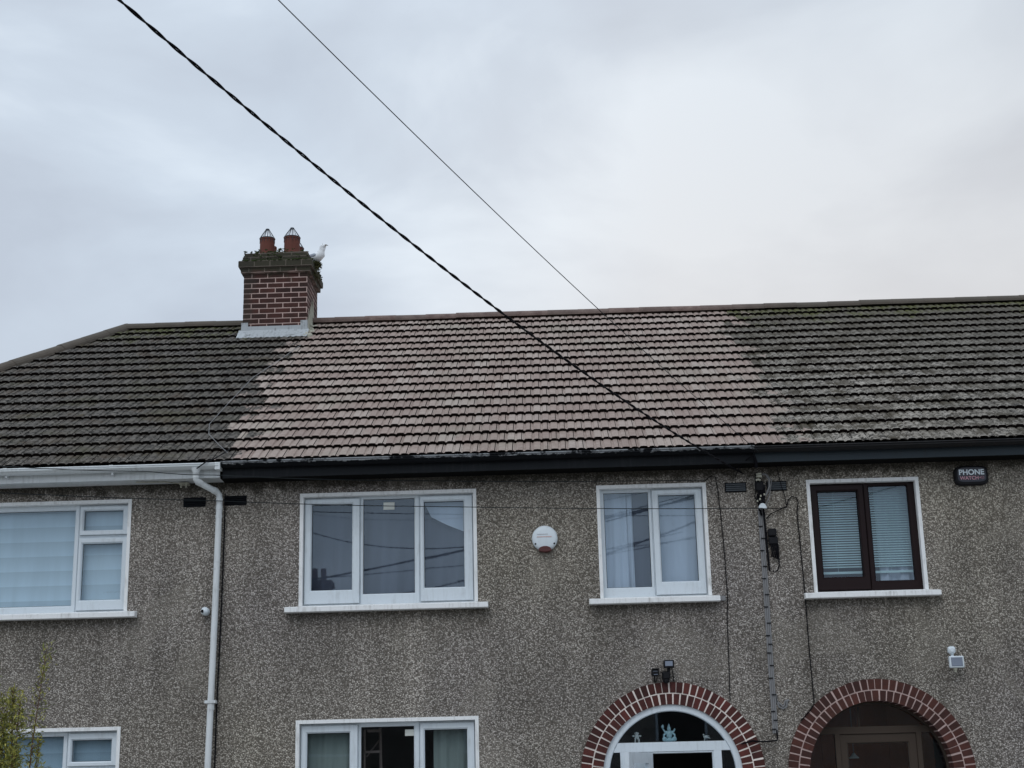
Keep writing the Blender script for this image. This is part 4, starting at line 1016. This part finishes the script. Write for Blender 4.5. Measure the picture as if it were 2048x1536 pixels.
cable([(1.985, -.02, 4.83), (2.01, -.20, 4.90), (2.10, -.30, 4.97), (2.17, -.34, 5.0)], .005, 'short dark stay wire under the gutter joint')
cable([(2.15, -.34, 5.0), (2.18, -.30, 4.92), (2.18, -.28, 4.87)], .018, 'stub of dark hook hanging under the gutter joint', name='hook')
# long wires along the front of the terrace
def long_wire(pts, r0, label, m_='cable_thin'):
    out_ = []
    for i in range(len(pts)-1):
        a, b_ = Vector(pts[i]), Vector(pts[i+1])
        for k in range(8):
            t_ = k/8; q_ = a.lerp(b_, t_); q_.z -= .012*math.sin(math.pi*t_); out_.append(q_)
    out_.append(Vector(pts[-1])); return cable(out_, r0, label, m_)
long_wire([(-6.6, -.60, 5.13), (-5.9, -.58, 5.065), (-4.30, -.45, 4.985), (-3.60, -.40, 4.935), (-1.649, -.12, 4.875), (1.66, -.03, 4.80)], .0045, 'thin wire running below the dark gutter of the middle house to the small window')
long_wire([(-6.7, -.15, 4.92), (-3.60, -.12, 4.708), (-1.10, -.12, 4.572), (2.238, -.10, 4.462)], .0045, 'thin wire strung across the tops of the white-framed windows to the bracket')
cable([(2.238, -.10, 4.462), (2.40, -.06, 4.46), (2.512, -.03, 4.475)], .0045, 'short thin wire running right from the white bracket cap')
# small bracket under the left soffit
q = MB(); q.box(-4.05, -3.95, -.12, -.02, 4.905, 4.925); q.tube([(-4.03, -.10, 4.91), (-4.03, -.10, 4.87)], .010, 6); q.tube([(-3.975, -.10, 4.91), (-3.975, -.10, 4.87)], .010, 6); q.tube([(-4.5, -.2, 4.925), (-4.2, -.15, 4.93), (-4.03, -.1, 4.915)], .006, 5)
tag(q.build('wire_bracket', M['lime']), 'small wire bracket with two pale insulators under the white fascia', 'bracket')
# wire from the chimney foot down the tiles
def RPy(x, y, h=.06): return RP(x, (y-EY)/CA, h)
pts = [RPy(x_, y_) for x_, y_ in ((-3.354, 3.478), (-3.531, 2.872), (-3.745, 2.197), (-3.844, 1.361), (-3.914, .663), (-3.845, .358), (-3.647, .027), (-3.50, -.2))]
cable(pts, .0034, 'pale grey wire zigzagging down the tiles from the chimney foot', 'grey_cable')
cable([RPy(-3.50, -.10), (-3.60, -.36, 5.13), (-3.70, -.42, 5.07), (-3.79, -.41, 5.01)], .007, 'short black wire from the tile edge over the end of the white gutter')

# ------------------------------------------------------------------ overhead service cables
def from_rays(p0, p1, samples):
    """3D points where the traced cable lies in the vertical plane through p0,p1"""
    return samples
A0 = Vector((2.13, -.06, 4.845)); plan = Vector((-4.27, -8.95))
c1s = [(.0, 4.845), (.19, 4.86), (.37, 4.97), (.569, 5.118), (.78, 5.33), (.92, 5.50), (1.0, 5.62)]
def fitcable(samples, base, plan, uend):
    # quadratic fit of height against distance
    import itertools
    n = len(samples); S0 = S1 = S2 = S3 = S4 = T0 = T1 = T2 = 0
    for u, z in samples: S0 += 1; S1 += u; S2 += u*u; S3 += u**3; S4 += u**4; T0 += z; T1 += z*u; T2 += z*u*u
    Mx = Matrix(((S0, S1, S2), (S1, S2, S3), (S2, S3, S4))); c_ = Mx.inverted() @ Vector((T0, T1, T2))
    return lambda u: Vector((base.x+plan.x*u, base.y+plan.y*u, c_[0]+c_[1]*u+c_[2]*u*u))
def ray(px, py): return F_*3000+X2*(px-1024)+U2*(768-py)
def plane_pts(pix, P, Q):
    """heights of a cable that hangs in the vertical plane through P and Q, surveyed along sight lines"""
    P = Vector(P); Q = Vector(Q); pl = Vector((Q.x-P.x, Q.y-P.y)); nrm = Vector((pl.y, -pl.x, 0)); res = []
    for px, py in pix:
        d = ray(px, py); t_ = (P-CP).dot(nrm)/d.dot(nrm); X = CP+d*t_; u = ((X.x-P.x)*pl.x+(X.y-P.y)*pl.y)/pl.length_squared; res.append((u, X.z))
    return pl, res
P1, Q1 = (2.07, -.05, 4.86), (-2.2, -9.0, 5.6)
pl, smp = plane_pts([(240, 0), (370, 111), (500, 225), (650, 349), (800, 470), (900, 543), (1000, 620), (1150, 730), (1300, 840), (1487, 946)], P1, Q1)
f1 = fitcable(smp, Vector(P1), pl, 1); UE = 2.45
q = MB(); n = 1500
for ph in (0, math.pi):
    pts = []; 
    for i in range(n+1):
        u = UE*i/n; c_ = f1(u); t_ = (f1(u+.001)-f1(u-.001)).normalized(); a = t_.cross(Vector((0, 0, 1))).normalized(); b_ = a.cross(t_)
        dist = u*9.92; th = dist*2*math.pi/.345+ph
        pts.append(c_+(a*math.cos(th)+b_*math.sin(th))*.0056)
    q.tube(pts, .0060, 6)
tag(q.build('overhead_cable', M['cable']), 'thick black twisted overhead cable slanting down from the sky to the bracket', 'overhead cable')
P2, Q2 = (2.20, -.40, 5.06), (-1.55, -8.4, 5.9)
pl2, smp2 = plane_pts([(556, 0), (680, 124), (800, 240), (900, 333), (1000, 430), (1100, 530), (1207, 632), (1310, 722), (1400, 800), (1505, 893)], P2, Q2)
f2 = fitcable(smp2, Vector(P2), pl2, 1)
cable([f2(2.6*i/200) for i in range(201)], .0034, 'thin straight overhead cable above the thick twisted one', 'cable_thin', 6, 'overhead_cable')
M['pole'] = weathered('weathered_pole', (.11, .08, .055), .9, amt=.5)
endA = f1(UE)
q = MB(); q.tube([(endA.x, endA.y-.1, 0), (endA.x, endA.y-.1, endA.z+.5)], [.14, .10], 14); 
po = q.build('utility_pole', M['pole']); tag(po, 'wooden utility pole behind the viewer carrying the twisted overhead cable', 'utility pole')
endB = f2(2.6)
q = MB(); q.tube([(endB.x, endB.y-.1, 0), (endB.x, endB.y-.1, endB.z+.4)], [.14, .10], 14); tag(q.build('utility_pole', M['pole']), 'wooden utility pole behind the viewer carrying the thin overhead cable', 'utility pole')
# street wires across the road, mirrored in the upstairs panes
for (a, b_, r0, lb) in (((-14, -30, 7.25), (6, -30, 10.75), .030, 'street cable across the road mirrored as the darkest line in the wide window'), ((-14, -30, 7.95), (8, -30, 9.5), .014, 'faint street cable across the road mirrored in the wide window'), ((-14, -30, 6.40), (4, -30, 9.35), .018, 'lowest street cable across the road mirrored in the wide window'),
                        ((-2, -30, 7.60), (12, -30, 12.6), .032, 'steep street cable across the road mirrored in the small window'), ((-3, -30, 8.0), (12, -30, 10.9), .016, 'thin street cable across the road mirrored in the small window'), ((-4, -30, 8.7), (12, -30, 12.7), .014, 'upper thin street cable across the road mirrored in the small window')):
    a = Vector(a); b_ = Vector(b_); cable([a.lerp(b_, k/20)-Vector((0, 0, .25*math.sin(math.pi*k/20))) for k in range(21)], r0, lb)
# house over the road
oh = thing('terraced_house', 'low house over the road behind the viewer, seen only mirrored in the windows', 'house', (-4, -34, 0))
q = MB(); q.box(-26, 20, -40, -32, 0, 4.6); q.build('wall', M['pebble'], oh)
q = MB(); q.loft([[(-26.3, -31.6, 4.5), (-26.3, -36, 6.9), (-26.3, -40.4, 4.5)], [(20.3, -31.6, 4.5), (20.3, -36, 6.9), (20.3, -40.4, 4.5)]], True, True); orf = q.build('roof', M['tile_edge'], oh)
q = MB(); q.box(-8.95, -7.85, -36.4, -35.6, 6.2, 8.75); q.box(-9.02, -7.78, -36.47, -35.53, 8.751, 8.95); q.build('chimney', M['brick_dark'], orf)
q = MB()
for X in (-8.7, -8.4, -8.1): q = MB(); q.lathe([(.10, 0), (.09, .45), (.10, .46)], (X, -36, 8.952), 12); q.build('chimney_pot', M['terracotta'], orf)
for X in (-12, -8, -3, 3):
    q = MB(); q.box(X, X+1.6, -31.99, -31.95, 2.9, 4.1); wn_ = q.build('window', M['upvc'], oh); q = MB(); q.box(X+.08, X+1.52, -31.945, -31.94, 2.98, 4.02); q.build('pane', M['eye'], wn_)

# ------------------------------------------------------------------ things inside the panes
def blob(mb, c, rx, ry, rz, n=10):
    rings = []
    for k in range(n//2+1):
        th = -math.pi/2+math.pi*k/(n//2); rings.append([(c[0]+rx*max(math.cos(th), .02)*math.cos(2*math.pi*j/n), c[1]+ry*max(math.cos(th), .02)*math.sin(2*math.pi*j/n), c[2]+rz*math.sin(th)) for j in range(n)])
    mb.loft(rings, True, True)
fz = 2.062; q = MB(); q.box(.55, 1.76, .095, .19, 2.035, 2.061); q.build('transom_shelf', M['upvc'], fr1)
q = MB(); cx_ = 1.145
blob(q, (cx_, .14, fz+.020), .068, .03, .020); blob(q, (cx_, .14, fz+.075), .032, .026, .052); blob(q, (cx_, .135, fz+.135), .020, .02, .026); q.tube([(cx_, .14, fz+.15), (cx_, .14, fz+.188)], [.016, .004], 8)
for s in (-1, 1):
    blob(q, (cx_+s*.050, .13, fz+.030), .026, .02, .026); q.tube([(cx_+s*.02, .14, fz+.10), (cx_+s*.055, .13, fz+.075), (cx_+s*.058, .125, fz+.045)], [.012, .011, .008], 8)
    q.tube([(cx_+s*.018, .14, fz+.105), (cx_+s*.045, .135, fz+.105), (cx_+s*.062, .13, fz+.135)], [.012, .010, .008], 8)
blob(q, (cx_-.065, .13, fz+.158), .014, .014, .022)
tag(q.build('figurine', M['fig_aqua']), 'pale aqua seated figurine in the middle of the fanlight', 'figurine', 'ornaments on the fanlight ledge')
q = MB(); c0 = .805
blob(q, (c0, .14, fz+.095), .026, .02, .016); blob(q, (c0, .14, fz+.065), .024, .02, .028)
for s in (-1, 1): blob(q, (c0+s*.036, .135, fz+.070), .014, .012, .010); q.tube([(c0+s*.014, .14, fz+.05), (c0+s*.020, .135, fz+.003)], [.010, .005], 6)
q.tube([(c0+.02, .13, fz+.04), (c0+.024, .13, fz+.002)], [.010, .004], 6)
tag(q.build('figurine', M['figw']), 'small white figurine at the left of the fanlight', 'figurine', 'ornaments on the fanlight ledge')
q = MB(); c0 = 1.52
blob(q, (c0, .14, fz+.045), .022, .014, .014); blob(q, (c0-.018, .14, fz+.066), .009, .009, .009); q.tube([(c0+.01, .14, fz+.045), (c0+.05, .14, fz+.028)], [.010, .003], 6); q.tube([(c0-.005, .14, fz+.035), (c0-.012, .14, fz+.003)], .004, 6); q.tube([(c0+.005, .14, fz+.055), (c0+.045, .14, fz+.052)], [.007, .002], 6)
tag(q.build('figurine', M['figw']), 'tiny white bird figurine at the right of the fanlight', 'figurine', 'ornaments on the fanlight ledge')
sl = thing('stepladder', 'folded metal stepladder standing inside the downstairs middle pane', 'stepladder', (-1.98, .5, 0))
q = MB(); q.tube([(-1.93, .5, 2.30), (-1.90, .5, .9), (-1.88, .5, 0)], .016, 4); q.tube([(-2.10, .5, 2.28), (-2.10, .5, 0)], .014, 4); q.tube([(-2.08, .55, 2.0), (-1.92, .55, 2.2)], .009, 4); q.build('rails', M['steel'], sl)
q = MB()
for k in range(8): q = MB(); q.box(-2.09, -1.92, .46, .54, .25+k*.255, .275+k*.255); q.build('tread', M['steel'], sl)
q = MB(); q.box(-2.06, -1.92, .44, .56, 2.255, 2.28); q.build('top_platform', M['steel'], sl)
pl_ = thing('pendant_lamp', 'hanging lamp with a shallow shade behind the dark door glass', 'lamp', (3.15, .7, 2.1))
q = MB(); q.tube([(3.15, .7, 2.5), (3.15, .7, 1.90)], .007, 6); q.build('rod', M['steel'], pl_)
q = MB(); q.lathe([(.012, .05), (.03, .02), (.055, .0), (.05, -.008)], (3.15, .7, 1.87), 16); q.build('lamp_shade', M['figw'], pl_)

# ------------------------------------------------------------------ shrub in the front garden (bottom left)
m = mat('yellow_green_leaf', rough=.55); t = NT(m)
c = t.mix(t.rnd(), (.065, .095, .016), (.36, .33, .060)); c = t.mix(t.mr(t.noise(3, 2), .55, .7, 0, .35), c, (.20, .13, .04)); t.col(c)
t.b.inputs['Transmission Weight'].default_value = 0
M['leaf'] = m; M['stem'] = mat('reddish_stem', (.10, .050, .030), .8)
sh = thing('shrub', 'yellow-green leafy shrub with thin upright shoots in front of the left house', 'shrub', (-4.95, -2.5, 0))
rg = random.Random(21); st = MB(); fo = MB()
def leaf_(c_, d, ln, wd, rn):
    d = d.normalized(); s_ = d.cross(Vector((rg.gauss(0, 1), rg.gauss(0, 1), rg.gauss(0, 1)))).normalized(); nn_ = d.cross(s_)
    a = c_; b_ = c_+d*ln*.45+s_*wd; e_ = c_+d*ln*.45-s_*wd; f_ = c_+d*ln-nn_*ln*.15
    fo.mesh([a, b_+nn_*.003, f_, e_+nn_*.003, c_+d*ln*.5-nn_*.002], [(0, 1, 4), (1, 2, 4), (2, 3, 4), (3, 0, 4)], rn)
shoots = [((-4.70, -2.5, 1.2), (-4.585, -2.5, 2.93), 110, .16, .70), ((-4.86, -2.5, 1.0), (-4.87, -2.5, 2.55), 330, .20, 1), ((-4.80, -2.6, 1.0), (-4.78, -2.55, 2.52), 180, .16, .9), ((-5.0, -2.4, 1.0), (-4.99, -2.4, 2.50), 260, .20, 1),
          ((-5.05, -2.6, .9), (-5.02, -2.6, 2.78), 120, .13, .8), ((-5.2, -2.5, .8), (-5.2, -2.5, 2.6), 330, .25, 1), ((-4.75, -2.4, .9), (-4.62, -2.45, 2.15), 130, .15, 1), ((-4.92, -2.45, .9), (-4.93, -2.5, 2.25), 380, .22, 1.1), ((-4.9, -2.7, .6), (-4.78, -2.65, 2.02), 330, .20, 1.2), ((-5.4, -2.6, .6), (-5.5, -2.6, 2.4), 300, .3, 1.2)]
for (a, b_, nl, sp, dens) in shoots:
    a = Vector(a); b_ = Vector(b_); mid_ = (a+b_)/2+Vector((rg.uniform(-.04, .04), 0, 0))
    st.tube([(a.x*.6-4.95*.4, a.y, .0), a, mid_, b_], [.014, .009, .006, .002], 6)
    for k in range(int(nl*4.2)):
        u = rg.random()**1.25; c_ = a.lerp(b_, u)+(mid_-(a+b_)/2)*(1-abs(2*u-1))
        w_ = sp*1.4*(1-u*.72)*(.35+.65*abs(math.sin(u*9+a.x*7)))
        off = Vector((rg.gauss(0, .5), rg.gauss(0, .5), 0))*w_
        if k % 9 == 0: st.tube([c_, c_+off*.6+Vector((0, 0, .03)), c_+off+Vector((0, 0, .05))], [.003, .002, .001], 4)
        leaf_(c_+off*rg.uniform(.6, 1.25)+Vector((0, 0, rg.uniform(-.03, .06))), Vector((off.x*3+rg.gauss(0, .5), off.y*3+rg.gauss(0, .5), rg.gauss(.25, .5))), rg.uniform(.030, .075), rg.uniform(.004, .0085), rg.random())
st.build('stems', M['stem'], sh); fo.build('foliage', M['leaf'], sh)
